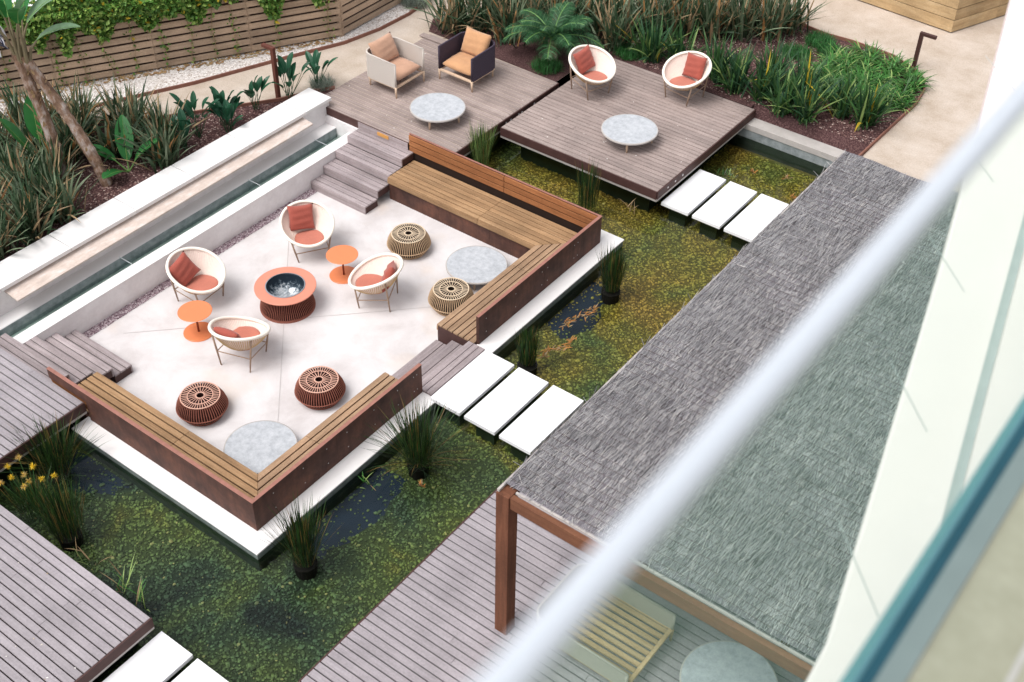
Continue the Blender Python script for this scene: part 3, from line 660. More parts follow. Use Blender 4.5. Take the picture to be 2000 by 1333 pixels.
# ---------------------------------------------------------------- furniture
def cushion(w, h, t, mat, name, parent=None, pinch=.09, n=14, round_=False, wr=.012):
    vs = []; fs = []
    for sgn in (1, -1):
        for i in range(n+1):
            for j in range(n+1):
                u, v = -1+2*i/n, -1+2*j/n
                if round_:
                    x, y = u*math.sqrt(1-v*v/2)*w/2, v*math.sqrt(1-u*u/2)*h/2; q = max(abs(u), abs(v)); z = t/2*(1-q**6)**.5
                else:
                    x = u*w/2*(1-pinch*(1-v*v)*(abs(u)**3)); y = v*h/2*(1-pinch*(1-u*u)*(abs(v)**3)); z = t/2*max(0, (1-abs(u)**2.6)*(1-abs(v)**2.6))**.42
                    z += wr*math.sin(3.1*u*4+v*2+w*9)*max(0, (1-u*u)*(1-v*v))**.5*.5
                vs.append((x, y, sgn*z))
    K = (n+1)**2
    for i in range(n):
        for j in range(n):
            a = i*(n+1)+j; fs.append((a, a+n+1, a+n+2, a+1)); fs.append((K+a, K+a+1, K+a+n+2, K+a+n+1))
    m = MB(); m.add(vs, fs); 
    me = bpy.data.meshes.new(name); me.from_pydata(m.v, [], m.f); me.materials.append(mat); me.polygons.foreach_set('use_smooth', [True]*len(m.f))
    o = bpy.data.objects.new(name, me); COL.objects.link(o)
    if parent is not None: o.parent = parent
    md = o.modifiers.new('w', 'WELD'); md.merge_threshold = .002
    return o
def shellpt(t, s):
    # s 0 centre .. 1 rim ; chair faces +x
    rx = .03+.415*math.cos(t) if math.cos(t) > 0 else .03+.45*math.cos(t)
    ry = .44*math.sin(t)
    rz = .585-.165*math.cos(t)+.02*math.sin(t)**2
    cx0 = .04; q = s**.9
    x = cx0+(rx-cx0)*q; y = ry*q; zb = .265
    z = zb+(rz-zb)*(s**2.3)
    return Vector((x, y, z))
def basket_chair(loc, rz, label):
    t = thing('basket_chair', (0, 0, 0), label, 'chair', 'cream basket chairs with terracotta pads')
    nt, ns = 64, 14; vs = []; fs = []
    for k_, off in ((0, 0), (1, -.014)):
        for i in range(ns+1):
            for j in range(nt):
                p = shellpt(2*math.pi*j/nt, max(i/ns, .001)); vs.append((p.x, p.y, p.z+off*(1 if i < ns else 1)))
    K = (ns+1)*nt
    for i in range(ns):
        for j in range(nt):
            a, b = i*nt+j, i*nt+(j+1) % nt; fs.append((a, b, b+nt, a+nt)); fs.append((K+a, K+a+nt, K+b+nt, K+b))
    m = MB(); m.add(vs, fs); m.build('shell', CREAM, t, smooth=True)
    m = MB(); m.path([shellpt(2*math.pi*j/64, 1)+Vector((0, 0, .006)) for j in range(64)], .027, 8, closed=True); m.build('rim', CREAMR, t, smooth=True)
    m = MB()
    for j in range(80):
        tt = 2*math.pi*j/80
        m.path([shellpt(tt, s)+Vector((0, 0, -.018)) for s in (.42, .56, .7, .82, .92, .985)], .0065, 4)
    m.build('ribs', RIBW, t)['kind'] = 'stuff'
    m = MB()
    for j in range(90):
        tt = 2*math.pi*j/90
        m.path([shellpt(tt, s)+Vector((0, 0, .002)) for s in (.45, .6, .75, .88, .985)], .0035, 3)
    m.build('weave', CREAMR, t)['kind'] = 'stuff'
    cs = []
    for sx in (1, -1):
        for sy in (1, -1):
            top = shellpt(math.atan2(sy*.8, sx*.62), .97)-Vector((0, 0, .02)); bot = Vector((sx*.26, sy*.25, 0))
            m = MB(); m.path([bot, bot.lerp(top, .5), top], [.011, .016, .013], 8); m.build('leg', LEGW, t, smooth=True); cs.append(bot.lerp(top, .42))
    for a, b in ((0, 1), (2, 3), (1, 3), (0, 2)):
        m = MB(); m.path([cs[a], cs[b]], .009, 6); m.build('stretcher', LEGW, t)
    pad = cushion(.55, .52, .06, SEATF, 'seat_pad', t, round_=True); pad.location = (.09, 0, .335); pad.rotation_euler = (0, R(-4), 0)
    t.location = loc; t.rotation_euler.z = rz
    return t
def pillow(loc, rz, off, tilt, roll, label, mat=REDF, size=.46, group=None):
    """scatter cushion leaning in a chair at loc/rz; off is in the chair's own frame"""
    o = cushion(size, size, .17, mat, 'scatter_cushion', wr=.022); tag(o, label, 'cushion', group)
    M1 = Matrix.Translation(loc) @ Matrix.Rotation(rz, 4, 'Z') @ Matrix.Translation(off) @ Matrix.Rotation(R(roll[0]), 4, 'Z') @ Matrix.Rotation(R(tilt), 4, 'Y') @ Matrix.Rotation(R(roll[1]), 4, 'Z')
    o.matrix_world = M1; return o
chairs = [((2.73, 11.56, .8), R(-18), 'cream basket chair on the upper right deck, nearer the palm', (-.20, -.02, .58), (8, 8), 'terracotta square cushion in the basket chair nearer the palm'),
 ((4.29, 12.51, .8), R(-97), 'cream basket chair on the upper right deck, beside the green strap leaf plants', (-.20, .02, .58), (0, 4), 'terracotta square cushion in the basket chair by the green plants'),
 ((1.262, 5.2, 0), R(-33), 'cream basket chair in the pit closest to the upper steps and the pit wall', (-.21, -.05, .58), (4, -6), 'terracotta square cushion in the chair closest to the upper steps'),
 ((.757, 3.157, 0), R(5), 'cream basket chair with its back to the low white wall, left of the fire pit', (-.18, -.09, .57), (-10, 20), 'slumped terracotta cushion in the chair left of the fire pit'),
 ((3.093, 4.918, 0), R(207), 'cream basket chair in the pit turned to the fire pit beside the beige poufs', (-.20, .02, .55), (4, 24), 'terracotta cushion leaning sideways in the chair beside the beige poufs'),
 ((2.386, 2.563, 0), R(108), 'cream basket chair seen from behind, between an orange table and the terracotta poufs', (-.20, .05, .56), (-6, 0), 'terracotta cushion in the chair seen from behind')]
ch0 = None
for loc, rz, lb, off, rl, plb in chairs:
    if ch0 is None: ch0 = basket_chair(loc, rz, lb)
    else:
        c = copy_tree(ch0); c.location = loc; c.rotation_euler.z = rz; c['label'] = lb
    pillow(loc, rz, off, 68, rl, plb, group='square terracotta cushions in the basket chairs')

def armchair(loc, rz, label, panel, fmat, lmat, cushions=True, w=.82, d=.80, name='armchair', hs=.72):
    t = thing(name, (0, 0, 0), label, 'armchair')
    hw, hd = w/2, d/2; r = .16; z0, zf, zb = .21, hs-.02, hs
    path = [(hd, -hw), (-hd+r, -hw)]+[(-hd+r-r*math.sin(a), -hw+r-r*math.cos(a)) for a in (R(22), R(45), R(68))]+[(-hd, -hw+r), (-hd, hw-r)]+[(-hd+r-r*math.cos(a), hw-r+r*math.sin(a)) for a in (R(22), R(45), R(68))]+[(-hd+r, hw), (hd, hw)]
    m = MB(); th = .028; vs = []; n = len(path)
    for i, (x, y) in enumerate(path):
        a = Vector(path[max(i-1, 0)]); b = Vector(path[min(i+1, n-1)]); dd = (b-a).normalized(); q = Vector((-dd.y, dd.x))
        zt = zf+(zb-zf)*(1-(x+hd)/d); sag = .0
        for s_ in (1, -1): vs += [(x+q.x*s_*th/2, y+q.y*s_*th/2, z0), (x+q.x*s_*th/2, y+q.y*s_*th/2, zt-sag)]
    fs = []
    for i in range(n-1):
        a = 4*i; b = a+4; fs += [(a, a+1, b+1, b), (a+2, b+2, b+3, a+3), (a+1, a+3, b+3, b+1), (a, b, b+2, a+2)]
    fs += [(0, 2, 3, 1), (4*(n-1), 4*(n-1)+1, 4*(n-1)+3, 4*(n-1)+2)]
    m.add(vs, fs); m.build('rope_panel', panel, t)
    m = MB(); m.path([(x, y, zf+(zb-zf)*(1-(x+hd)/d)) for x, y in path], .017, 8); m.build('top_rail', fmat, t, smooth=True)
    for sx in (1, -1):
        for sy in (1, -1):
            x, y = (sx*(hd-.004), sy*hw) if sx > 0 else (-hd+.07, sy*(hw-.07))
            m = MB(); m.path([(x, y, 0), (x, y, z0+.02)], [.016, .024], 10); m.build('leg', lmat, t, smooth=True)
    for sy in (1, -1):
        m = MB(); m.path([(hd-.002, sy*hw, z0), (hd-.002, sy*hw, zf)], .019, 10); m.build('front_post', fmat, t, smooth=True)
    m = MB(); m.box(hd-.04, hd+.01, -hw, hw, z0-.02, z0+.02); m.box(-hd+.1, hd, -hw-.012, -hw+.02, z0-.02, z0+.012); m.box(-hd+.1, hd, hw-.02, hw+.012, z0-.02, z0+.012); m.box(-hd-.012, -hd+.02, -hw+.1, hw-.1, z0-.02, z0+.012); m.build('seat_frame', lmat, t, bevel=.006)
    if cushions:
        c = cushion(d-.06, w-.07, .20, cushions, 'seat_cushion', t, pinch=.0); c.location = (.02, 0, .34)
        b = cushion(.50, .64, .22, cushions, 'back_cushion', t, pinch=.06); b.location = (-.235, 0, .645); b.rotation_euler = (0, R(64), 0)
    else:
        for i in range(10):
            y = -hw+.07+i*(w-.14)/9; m = MB(); m.box(-hd+.03, hd-.042, y-.035, y+.022, z0-.005, z0+.018); m.build('seat_slat', BOXW, t)
    t.location = loc; t.rotation_euler.z = rz; return t
BEIGED = m_weave('greyed rope panel', lin((160, 154, 142)), lin((180, 174, 162)), 70)
armchair((-.43, 9.43, .8), 0, 'beige rope box armchair with pinkish tan cushions at the left of the upper deck', BEIGEP, BEIGEP, LEGL, TANP)
armchair((.56, 10.50, .8), R(-91), 'dark aubergine rope box armchair with tan cushions in front of the dark flax', PURPP, PURPP, LEGL, TANF)
armchair((10.02, 1.10, .8), 0, 'beige box armchair without cushions showing its seat slats, under the pergola seen through the glass', BEIGED, BEIGED, BOXW, None, w=1.0, d=1.3, hs=.5)

def round_table(x, y, z, label, h=.25, legs=True, top=SLATE, r=.52):
    t = thing('round_table', (x, y, z), label, 'low table', 'low round tables with mottled grey stone tops')
    m = MB(); m.lathe([(0, z+h), (r-.014, z+h), (r, z+h-.006), (r, z+h-.026), (r-.02, z+h-.036), (0, z+h-.036)], 72, (x, y)); m.build('table_top', SLATE, t)
    m = MB(); m.lathe([(r-.016, z+h+.0015), (r-.001, z+h+.0015), (r+.003, z+h-.012), (r+.0015, z+h-.03)], 72, (x, y)); m.build('rim', GREYC, t, smooth=True)
    for i in range(4):
        a = R(-75+90*i+(x*40) % 20); ux, uy = math.cos(a), math.sin(a); rr = r-.12
        m = MB(); m.path([(x+ux*(rr+.02), y+uy*(rr+.02), z), (x+ux*rr, y+uy*rr, z+h-.035)], [.017, .026], 10); m.build('leg', LEGL, t, smooth=True)
    return t
round_table(1.068, 8.94, .8, 'low round stone table in front of the two box armchairs')
round_table(4.306, 10.513, .8, 'low round stone table in front of the two deck basket chairs')
round_table(3.94, 6.46, 0, 'low round stone table in the far corner of the pit between the beige poufs', .22)
round_table(4.14, 1.245, 0, 'low round stone table in the near corner of the pit against the bench', .22)
round_table(11.55, 1.36, .8, 'low round table under the pergola partly hidden by the beam, seen through the glass', .25, r=.55)

def side_table(x, y, label, h=.44, lx=0):
    t = thing('side_table', (x, y, 0), label, 'side table', 'orange side tables round the fire pit')
    m = MB(); m.lathe([(0, h), (.262, h), (.27, h-.006), (.262, h-.014), (0, h-.014)], 56, (x, y)); m.build('table_top', ORANGE, t)
    m = MB(); m.lathe([(0, .018), (.236, .018), (.245, .010), (.245, 0)], 56, (x, y)); m.build('base', ORANGE, t)
    m = MB(); m.path([(x, y, .015), (x, y, h-.012)], .017, 12); m.build('stem', ORANGED, t, smooth=True)
side_table(2.185, 5.065, 'orange side table right of the chair by the upper steps')
side_table(1.37, 2.56, 'orange side table left of the chair seen from behind')

t = thing('fire_pit', (2.02, 3.90, 0), 'round terracotta fire pit with sooty steel bowl and woven base, centre of the pit', 'fire pit')
c0 = (2.02, 3.90)
m = MB(); m.lathe([(.31, .43), (.49, .43), (.5, .425), (.5, .412), (.49, .405), (.31, .405)], 80, c0); m.build('ring_top', TERRA, t)
m = MB(); m.lathe([(.318, .436), (.31, .436), (.306, .40), (.29, .30), (.23, .2), (.12, .145), (0, .13)], 64, c0); bowl = m.build('bowl', BOWL, t, smooth=True)
m = MB(); m.lathe([(.325, .436), (.306, .440)], 64, c0); m.build('bowl_lip', STEEL, bowl)
for a in (R(10), R(130), R(250)):
    m = MB(); m.path([(c0[0]+.03*math.cos(a), c0[1]+.03*math.sin(a), .17), (c0[0]+.25*math.cos(a), c0[1]+.25*math.sin(a), .235)], .008, 6); m.build('grate_bar', STEEL, bowl)
m = MB()
for q in range(7): m.path([(c0[0]-.16+.05*q, c0[1]-.12, .20), (c0[0]-.16+.05*q, c0[1]+.10, .20)], .004, 4)
m.build('grate', STEEL, bowl)
m = MB(); m.path([(c0[0]+.285*math.cos(a), c0[1]+.285*math.sin(a), .34+.03*s_) for a, s_ in ((R(20), 0), (R(28), 1), (R(36), 0))], .007, 6); m.build('bowl_handle', STEEL, bowl)
prof = [(.39, .0), (.445, .04), (.43, .11), (.375, .2), (.345, .28), (.36, .36), (.40, .405)]
m = MB(); m.lathe([(r-.018, z) for r, z in prof], 60, c0); m.build('core', DARKR, t)
m = MB()
for j in range(80):
    a = 2*math.pi*j/80; m.path([(c0[0]+r*math.cos(a), c0[1]+r*math.sin(a), z) for r, z in prof], .0065, 4)
m.build('cords', ROPER, t)['kind'] = 'stuff'
m = MB(); m.lathe([(.40, 0), (.452, .0), (.452, .03), (.40, .035)], 60, c0); m.build('base_ring', ROPER, t)

def pouf(x, y, label, rope, top, dark, group):
    t = thing('woven_pouf', (x, y, 0), label, 'pouf', group); c = (x, y); H = .35
    prof = [(.28, .012), (.315, .05), (.365, .13), (.372, .165), (.355, .23), (.315, .31), (.285, H)]
    m = MB(); m.lathe([(r-.02, z) for r, z in prof]+[(.262, H-.004), (.05, H-.004), (.05, H-.12), (0, H-.12)], 48, c); m.build('core', dark, t)
    m = MB()
    for j in range(60):
        a = 2*math.pi*j/60; m.path([(x+r*math.cos(a), y+r*math.sin(a), z) for r, z in prof], .0075, 4)
    m.build('side_cords', rope, t)['kind'] = 'stuff'
    for r, z, rr in ((.287, H+.003, .010), (.185, H+.004, .007), (.062, H+.004, .009), (.376, .15, .008), (.29, .015, .012)):
        m = MB(); m.path([(x+r*math.cos(R(5*i)), y+r*math.sin(R(5*i)), z) for i in range(72)], rr, 6, closed=True); m.build('hoop', top if z > .2 else rope, t, smooth=True)
    m = MB()
    for j in range(42):
        a = 2*math.pi*j/42
        for r0, r1 in ((.062, .185), (.185, .287)):
            if r0 < .1 and j % 2: continue
            m.path([(x+r0*math.cos(a), y+r0*math.sin(a), H+.002), (x+r1*math.cos(a), y+r1*math.sin(a), H+.002)], .0062, 4)
    m.build('top_cords', top, t)['kind'] = 'stuff'
pouf(2.585, 6.29, 'beige woven pouf by the upper steps and the far bench', ROPEB, ROPEBT, DARKB, 'beige woven poufs')
pouf(4.125, 5.555, 'beige woven pouf against the right side bench', ROPEB, ROPEBT, DARKB, 'beige woven poufs')
pouf(3.935, 2.667, 'terracotta woven pouf on the right, by the side bench', ROPER, ROPERT, DARKR, 'terracotta woven poufs')
pouf(2.80, 1.352, 'terracotta woven pouf on the left, in front of the near bench', ROPER, ROPERT, DARKR, 'terracotta woven poufs')

# ---------------------------------------------------------------- lamps
def lamp(x, y, h, dx, mat, label, w=.075):
    t = thing('path_lamp', (x, y, G), label, 'path lamp'); z = G+h
    m = MB(); m.box(x-w/2, x+w/2, y-w/2, y+w/2, G-.02, z-.06); m.build('post', mat, t, bevel=.004)
    m = MB(); a, b = sorted((x-math.copysign(w/2, dx), x+dx)); m.box(a, b, y-w/2, y+w/2, z-.06, z); m.build('arm', mat, t, bevel=.004)
lamp(7.333, 16.377, .80, .30, POSTD, 'dark brown right angled path lamp at the corner of the right bed')
lamp(-1.80, 7.62, 1.08, -.26, POST, 'rust coloured right angled path lamp behind the end of the white coping')

# ---------------------------------------------------------------- fence
t = thing('slatted_fence', (FB.x, FB.y, .8), 'horizontal slatted timber fence overgrown with climbing vines', 'fence')
def fence(A, B, nrow, y_off=0):
    d = (B-A); L = d.length; d.normalize(); ang = math.atan2(d.y, d.x); n = max(1, round(L/2.1)); pl = L/n; nrm = Vector((-d.y, d.x, 0))
    for i in range(n):
        for r in range(nrow):
            key = ('fs', round(pl, 2))
            if key not in _cache:
                mm = MB(); mm.box(-pl/2+.004, pl/2-.004, -.014, .014, -.057, .057); me = bpy.data.meshes.new('slat'); me.from_pydata(mm.v, [], mm.f); me.materials.append(FENCEW); _cache[key] = me
            o = bpy.data.objects.new('slat', _cache[key]); COL.objects.link(o); o.parent = t
            p = A+d*pl*(i+.5)+Vector((0, 0, .10+r*.158)); o.location = p-world_loc(t); o.rotation_euler = (random.uniform(-.02, .02), 0, ang)
        for e in ((0,) if i < n-1 else (0, 1)):
            p = A+d*pl*(i+e)+nrm*.05; mm = MB(); mm.box(p.x-.04, p.x+.04, p.y-.04, p.y+.04, .7, .8+nrow*.158+.05); mm.build('post', FENCEW, t)
    # dark brown sheet right behind the slats
    mm = MB(); a = A+nrm*.10; b = B+nrm*.10; mm.add([a, b, b+Vector((0, 0, nrow*.158)), a+Vector((0, 0, nrow*.158))], [(0, 1, 2, 3)]); mm.build('backing', FASC, t)
fence(FA, FB, 10); fence(FB, FC, 10)
# pale walkway beyond the fence
m = MB(); sheet(m, [(-30, -10), (-8.0, 2.0), (-3.1, 10.3), (-3.2, 30), (-30, 30)], G+.006); struct(m.build('far_walkway', WHITE))
# vines
def vine_leaves(m, P, size, mi, nrm=None):
    for p in P:
        s_ = size*random.uniform(.6, 1.3); a = Vector((random.gauss(0, 1), random.gauss(0, 1), random.gauss(0, 1)+.4)).normalized(); b = a.orthogonal().normalized(); b.rotate(Matrix.Rotation(random.random()*6.28, 3, a)); c = a.cross(b)
        p = Vector(p); m.add([p-b*s_*.5, p-b*s_*.1+c*s_*.42, p+b*s_*.6, p-b*s_*.1-c*s_*.42], [(0, 1, 2, 3)], random.choices((0, 1, 2), (.6, .33, .03))[0])
dF = (FB-FA).normalized(); nF = Vector((dF.y, -dF.x, 0))   # toward the camera side
LF = (FB-FA).length
vines = [(.9, 1.6, .9, 700), (1.9, 1.5, .75, 900), (2.9, 1.5, .75, 2600), (3.9, .8, .85, 1500), (4.35, .55, 1.35, 1300), (5.3, 1.5, .85, 3600), (6.4, 1.3, .85, 3200), (7.3, .9, .5, 600), (8.15, .8, .95, 1700), (9.2, .7, .85, 1300), (4.9, .8, .75, 1500), (5.9, .9, .7, 1800), (6.9, .7, .55, 900)]
labels_v = ['beyond the left edge', 'outside the left edge', 'behind the tree crown at the left edge', 'just right of the leaning trunks', 'hanging lowest near the trunks', 'thick, in the middle', 'thick, right of the middle', 'with only a few sprigs', 'above the rusty lamp', 'at the fence corner', 'filling in right of the lowest hanging vine', 'between the two thickest vines', 'trailing off beyond the thick vines']
for (s0, wd, drop, n), lb in zip(vines, labels_v):
    p0 = FA+dF*s0; t = thing('climbing_vine', p0, 'leafy green climbing vine on the slatted fence '+lb, 'vine', 'climbing vines on the slatted fence'); m = MB(); P = []
    for i in range(n):
        u = random.gauss(0, .42)*wd; lim = drop*(1-min(1, abs(u)/wd)**2)*(0.75+.35*math.sin(u*7+s0)); z = .8+1.72-lim*random.random()**.75+.08*math.sin(u*5)
        P.append(p0+dF*u+nF*(random.random()**1.5*.22+.01-.12*(z > 2.36))+Vector((0, 0, z-.8)))
    vine_leaves(m, P, .085, 0); m.build('leaves', [L_VIN, L_VIL, L_YEL], t)['kind'] = 'stuff'
    m = MB(); x = 0; pts = []
    for k_ in range(9): pts.append(p0+dF*(x)+nF*.03+Vector((0, 0, k_*.2))); x += random.uniform(-.05, .05)
    m.path(pts, .006, 4); m.build('stem', L_FLB, t)
    m = MB(); P = [pts[random.randrange(0, 5)]+Vector((random.gauss(0, .05), random.gauss(0, .05), random.uniform(0, .2))) for _ in range(45)]; vine_leaves(m, P, .06, 0); m.build('low_leaves', [L_VIN, L_VIL, L_YEL], t)['kind'] = 'stuff'

# ---------------------------------------------------------------- timber enclosure top right
t = thing('timber_enclosure', (7.341, 18.3, G), 'large weathered yellow timber planter at the top right corner', 'planter')
A0 = Vector((7.341, 18.30, 0))
for (dx, dy), sgn in (((-1, .083), 1), ((.37, .929), -1)):
    d = Vector((dx, dy, 0)).normalized(); ang = math.atan2(d.y, d.x); z = G+.02
    for hgt in (.27, .25, .25, .25, .25):
        for seg, (a, b) in enumerate(((0, 1.35 if sgn < 0 else 2.4), (1.353 if sgn < 0 else 2.403, 4.2))):
            o = board('board', BOXW, t, -(b-a)/2, (b-a)/2, -.03, .03, 0, hgt-.018)
            c = A0+d*((a+b)/2)+Vector((-d.y, d.x, 0))*.03*(-1 if sgn > 0 else 1)+Vector((0, 0, z+hgt/2)); o.location = c-world_loc(t); o.rotation_euler.z = ang
        z += hgt
m = MB(); q = [A0+Vector((-.05, .1, 0)), A0+Vector((-4, .45, 0)), A0+Vector((-2.5, 4.4, 0)), A0+Vector((1.4, 4.0, 0))]; m.prism([(p.x, p.y) for p in q], G, 1.9); m.build('soil', MULCH, t)

# ---------------------------------------------------------------- pergola
PX, PY, PZ = 8.93, .47, 3.2; PX1, PY1 = 13.9, 8.78
t = thing('pergola', (PX, PY, .8), 'timber pergola roofed with grey brushwood over the right deck', 'pergola')
for (x, y) in ((PX, PY), (PX, PY1-.17), (PX1-.17, PY), (PX1-.17, PY1-.17), (PX, 4.5)):
    m = MB(); m.box(x, x+.17, y, y+.17, .8, PZ); m.build('post', PERGW, t, bevel=.005)
m = MB(); m.box(PX+.173, PX1, PY+.02, PY+.09, PZ-.17, PZ-.002); m.build('front_beam', PERGX, t, bevel=.004)
m = MB(); m.box(PX+.173, PX1, PY1-.09, PY1-.02, PZ-.17, PZ-.002); m.build('rear_beam', PERGX, t, bevel=.004)
for x in (PX+.05, 10.6, 12.2): 
    m = MB(); m.box(x, x+.07, PY+.175, PY1-.175, PZ-.16, PZ-.01); m.build('side_beam', PERGW, t)
m = MB(); m.box(PX+.002, PX+.03, PY+.02, PY1, PZ+.002, PZ+.035); m.box(PX+.19, PX1, PY+.095, PY+.12, PZ+.001, PZ+.028); m.build('trim_strip', GREYC, t)
# brushwood mats: base sheet + twigs
m = MB()
nx, ny = 40, 90
def rz_(x, y): return PZ+.045+.012*math.sin(x*5+y*1.3)+.014*math.sin(y*2.9+x)+.03*((y-PY) % 1.05)/1.05
vs = []
for i in range(nx+1):
    for j in range(ny+1):
        x = PX+.03+(PX1-PX-.03)*i/nx; y = PY+.13+(PY1-PY-.13)*j/ny; vs.append((x, y, rz_(x, y)))
fs = [(i*(ny+1)+j, (i+1)*(ny+1)+j, (i+1)*(ny+1)+j+1, i*(ny+1)+j+1) for i in range(nx) for j in range(ny)]
m.add(vs, fs); m.build('brushwood_mat', THB, t)
n = 95000
x = rng.uniform(PX+.03, 13.6, n); y = rng.uniform(PY+.12, PY1-.1, n); ln = rng.uniform(.06, .3, n); th = rng.normal(0, .16, n); ln = np.minimum(ln, np.maximum(.03, PY1+rng.uniform(-.05, .05, n)-y))
w = rng.uniform(.0018, .0036, n)
stray = rng.random(n) < .02; th[stray] = rng.normal(0, .8, stray.sum())
row = rng.random(n) < .55; y = np.where(row, PY+.2+np.round((y-PY-.2)/.105)*.105+rng.normal(0, .012, n), y); ln = np.where(row, rng.uniform(.09, .15, n), ln); ln = np.minimum(ln, np.maximum(.03, PY1+rng.uniform(-.05, .05, n)-y))
zz = PZ+.045+.012*np.sin(x*5+y*1.3)+.014*np.sin(y*2.9+x)+.03*((y-PY) % 1.05)/1.05+rng.uniform(.001, .012, n)
up = rng.normal(.015, .02, n)
dx, dy = np.sin(th), np.cos(th); px_, py_ = dy, -dx
A_ = np.stack([x, y, zz], 1); B_ = A_+np.stack([dx*ln, dy*ln, up*ln], 1)
Q = np.stack([px_*w, py_*w, np.zeros(n)], 1); Zt = np.zeros((n, 3)); Zt[:, 2] = w*1.6
vs = np.stack([A_-Q, A_+Q, A_+Zt, B_-Q*.6, B_+Q*.6, B_+Zt*.6], 1).reshape(-1, 3)
fs = (np.array([(0, 3, 5, 2), (2, 5, 4, 1)])[None]+np.arange(n)[:, None, None]*6).reshape(-1, 4)
me = bpy.data.meshes.new('brushwood_twigs'); me.from_pydata(vs.tolist(), [], fs.tolist()); me.materials.append(THT)
o = bpy.data.objects.new('brushwood_twigs', me); COL.objects.link(o); o.parent = t; o.location = -world_loc(t); o['kind'] = 'stuff'
m = MB()
for k_ in range(80):
    yy = PY+.2+k_*.105
    if yy > PY1-.05: break
    m.path([(xx, yy+.01*math.sin(xx*3), rz_(xx, yy)+.012) for xx in np.linspace(PX+.04, 13.6, 24)], .002, 3)
m.build('binding_wires', FASC, t)['kind'] = 'stuff'

# ---------------------------------------------------------------- plants
def clump(kind, x, y, z, label, cat, group, n, ln, wd, mats, wts, lean=(.1, .9), droop=(.2, 1.0), r=.1, name='flax_clump', seg=5, tw=.8, sx=1):
    t = thing(name, (x, y, z), label, cat, group); m = MB()
    for i in range(n):
        a = random.random()*6.283; le = random.uniform(*lean); l = random.uniform(*ln)
        m.blade((x+random.gauss(0, r)*sx, y+random.gauss(0, r), z), a, l, le*.7, random.uniform(*droop)*le*1.2, random.uniform(*wd), random.choices(range(len(mats)), wts)[0], seg, twist=random.uniform(-tw, tw))
    m.build('foliage', mats, t); return t
FLM = [L_FLD, L_FLG, L_FLB, L_FLO]; 
lefts = [(-3.75, 3.5, 'at the far left below the fence'), (-4.6, 3.9, 'at the left edge by the gravel'), (-3.5, 4.35, 'behind the twin trunks'), (-3.2, 5.1, 'tallest, right of the trunks against the path'), (-2.7, 4.9, 'in the middle of the left bed'), (-2.75, 2.5, 'at the left below the paddle leaves'), (-2.0, 2.1, 'close to the coping at the lower left'), (-1.75, 2.6, 'overhanging the coping below the trunks'), (-2.35, 1.6, 'at the lower left edge'), (-1.8, 1.3, 'lowest on the left, against the coping'), (-1.72, 4.75, 'leaning over the white coping in the middle'), (-2.9, 3.3, 'between the two leaning trunks'), (-3.3, 2.7, 'at the left edge under the broad leaves'), (-2.2, 5.15, 'beside the mulch right of the broad leaf'), (-3.9, 4.6, 'thin, by the rusty edging'), (-2.5, .9, 'below the left edge'), (-4.3, 3.1, 'leftmost, below the fence foot'), (-2.6, 3.0, 'at the foot of the left trunk'), (-3.2, 3.9, 'directly behind the left trunk'), (-2.3, 2.6, 'between the coping and the left trunk'), (-1.7, 1.9, 'touching the coping at the left'), (-3.0, 1.8, 'at the left edge, second from the bottom'), (-2.55, 4.4, 'in front of the tallest flax'), (-4.1, 4.1, 'against the rusty edging at the left')]
for x, y, lb in lefts:
    clump('f', x, y, G, 'dark bronze green flax clump '+lb, 'flax plant', 'dark flax clumps in the left bed', 90, (.6, 1.1), (.035, .065), FLM, (.42, .36, .18, .04), r=.1)
bk = [(-.95, 11.85), (-.5, 12.25), (-.05, 12.6), (.4, 12.95), (.85, 13.3), (1.4, 13.55), (1.9, 13.9), (2.4, 14.25), (2.9, 14.6), (3.4, 15.0), (3.9, 15.4), (4.35, 15.8), (-.4, 12.9), (.2, 13.4), (.75, 13.9), (1.35, 14.3), (1.95, 14.7), (2.55, 15.15), (3.15, 15.6), (3.75, 16.0), (.2, 12.25), (2.15, 13.35), (1.0, 12.9), (4.6, 16.2)]
ordn = ['first', 'second', 'third', 'fourth', 'fifth', 'sixth', 'seventh', 'eighth', 'ninth', 'tenth', 'eleventh', 'twelfth']
for i, (x, y) in enumerate(bk):
    if i < 12: lb = f'dark flax clump, {ordn[i]} from the left in the front row of the flax hedge'
    elif i < 20: lb = f'dark flax clump, {ordn[i-12]} from the left in the back row of the hedge'
    else: lb = ['dark flax clump just behind the aubergine armchair', 'dark flax clump filling the gap behind the deck basket chairs', 'dark flax clump behind the palm', 'dark flax clump at the right end of the hedge by the sand'][i-20]
    clump('f', x, y, G, lb, 'flax plant', 'dark flax hedge behind the upper decks', 105, (.7, 1.2), (.035, .065), FLM, (.44, .32, .19, .05), r=.14)
GM = [L_GRN, L_GRD, L_AGL, L_YEL]
greens = [(3.0, 13.35, 'behind the left deck basket chair'), (3.55, 13.5, 'between the two deck basket chairs'), (4.95, 13.3, 'right behind the right deck basket chair'), (5.5, 13.35, 'beside the far corner of the right deck'), (6.05, 13.15, 'left of the single standing clump'), (6.5, 13.2, 'standing alone with stiff upright leaves'), (6.98, 13.75, 'in the middle right of the bed'), (7.5, 13.75, 'with yellow leaves at the right edging'), (4.45, 13.5, 'over the right deck chair back'), (6.1, 13.9, 'in the second row'), (5.4, 14.0, 'in the second row by the mulch')]
for x, y, lb in greens:
    clump('g', x, y, G, 'green strap leaf clump '+lb, 'strap leaf plant', 'green strap leaf clumps in the right bed', 84, (.6, 1.05), (.035, .06), GM, (.42, .43, .13, .012), lean=(.05, .95), r=.09, name='strap_leaf_clump')
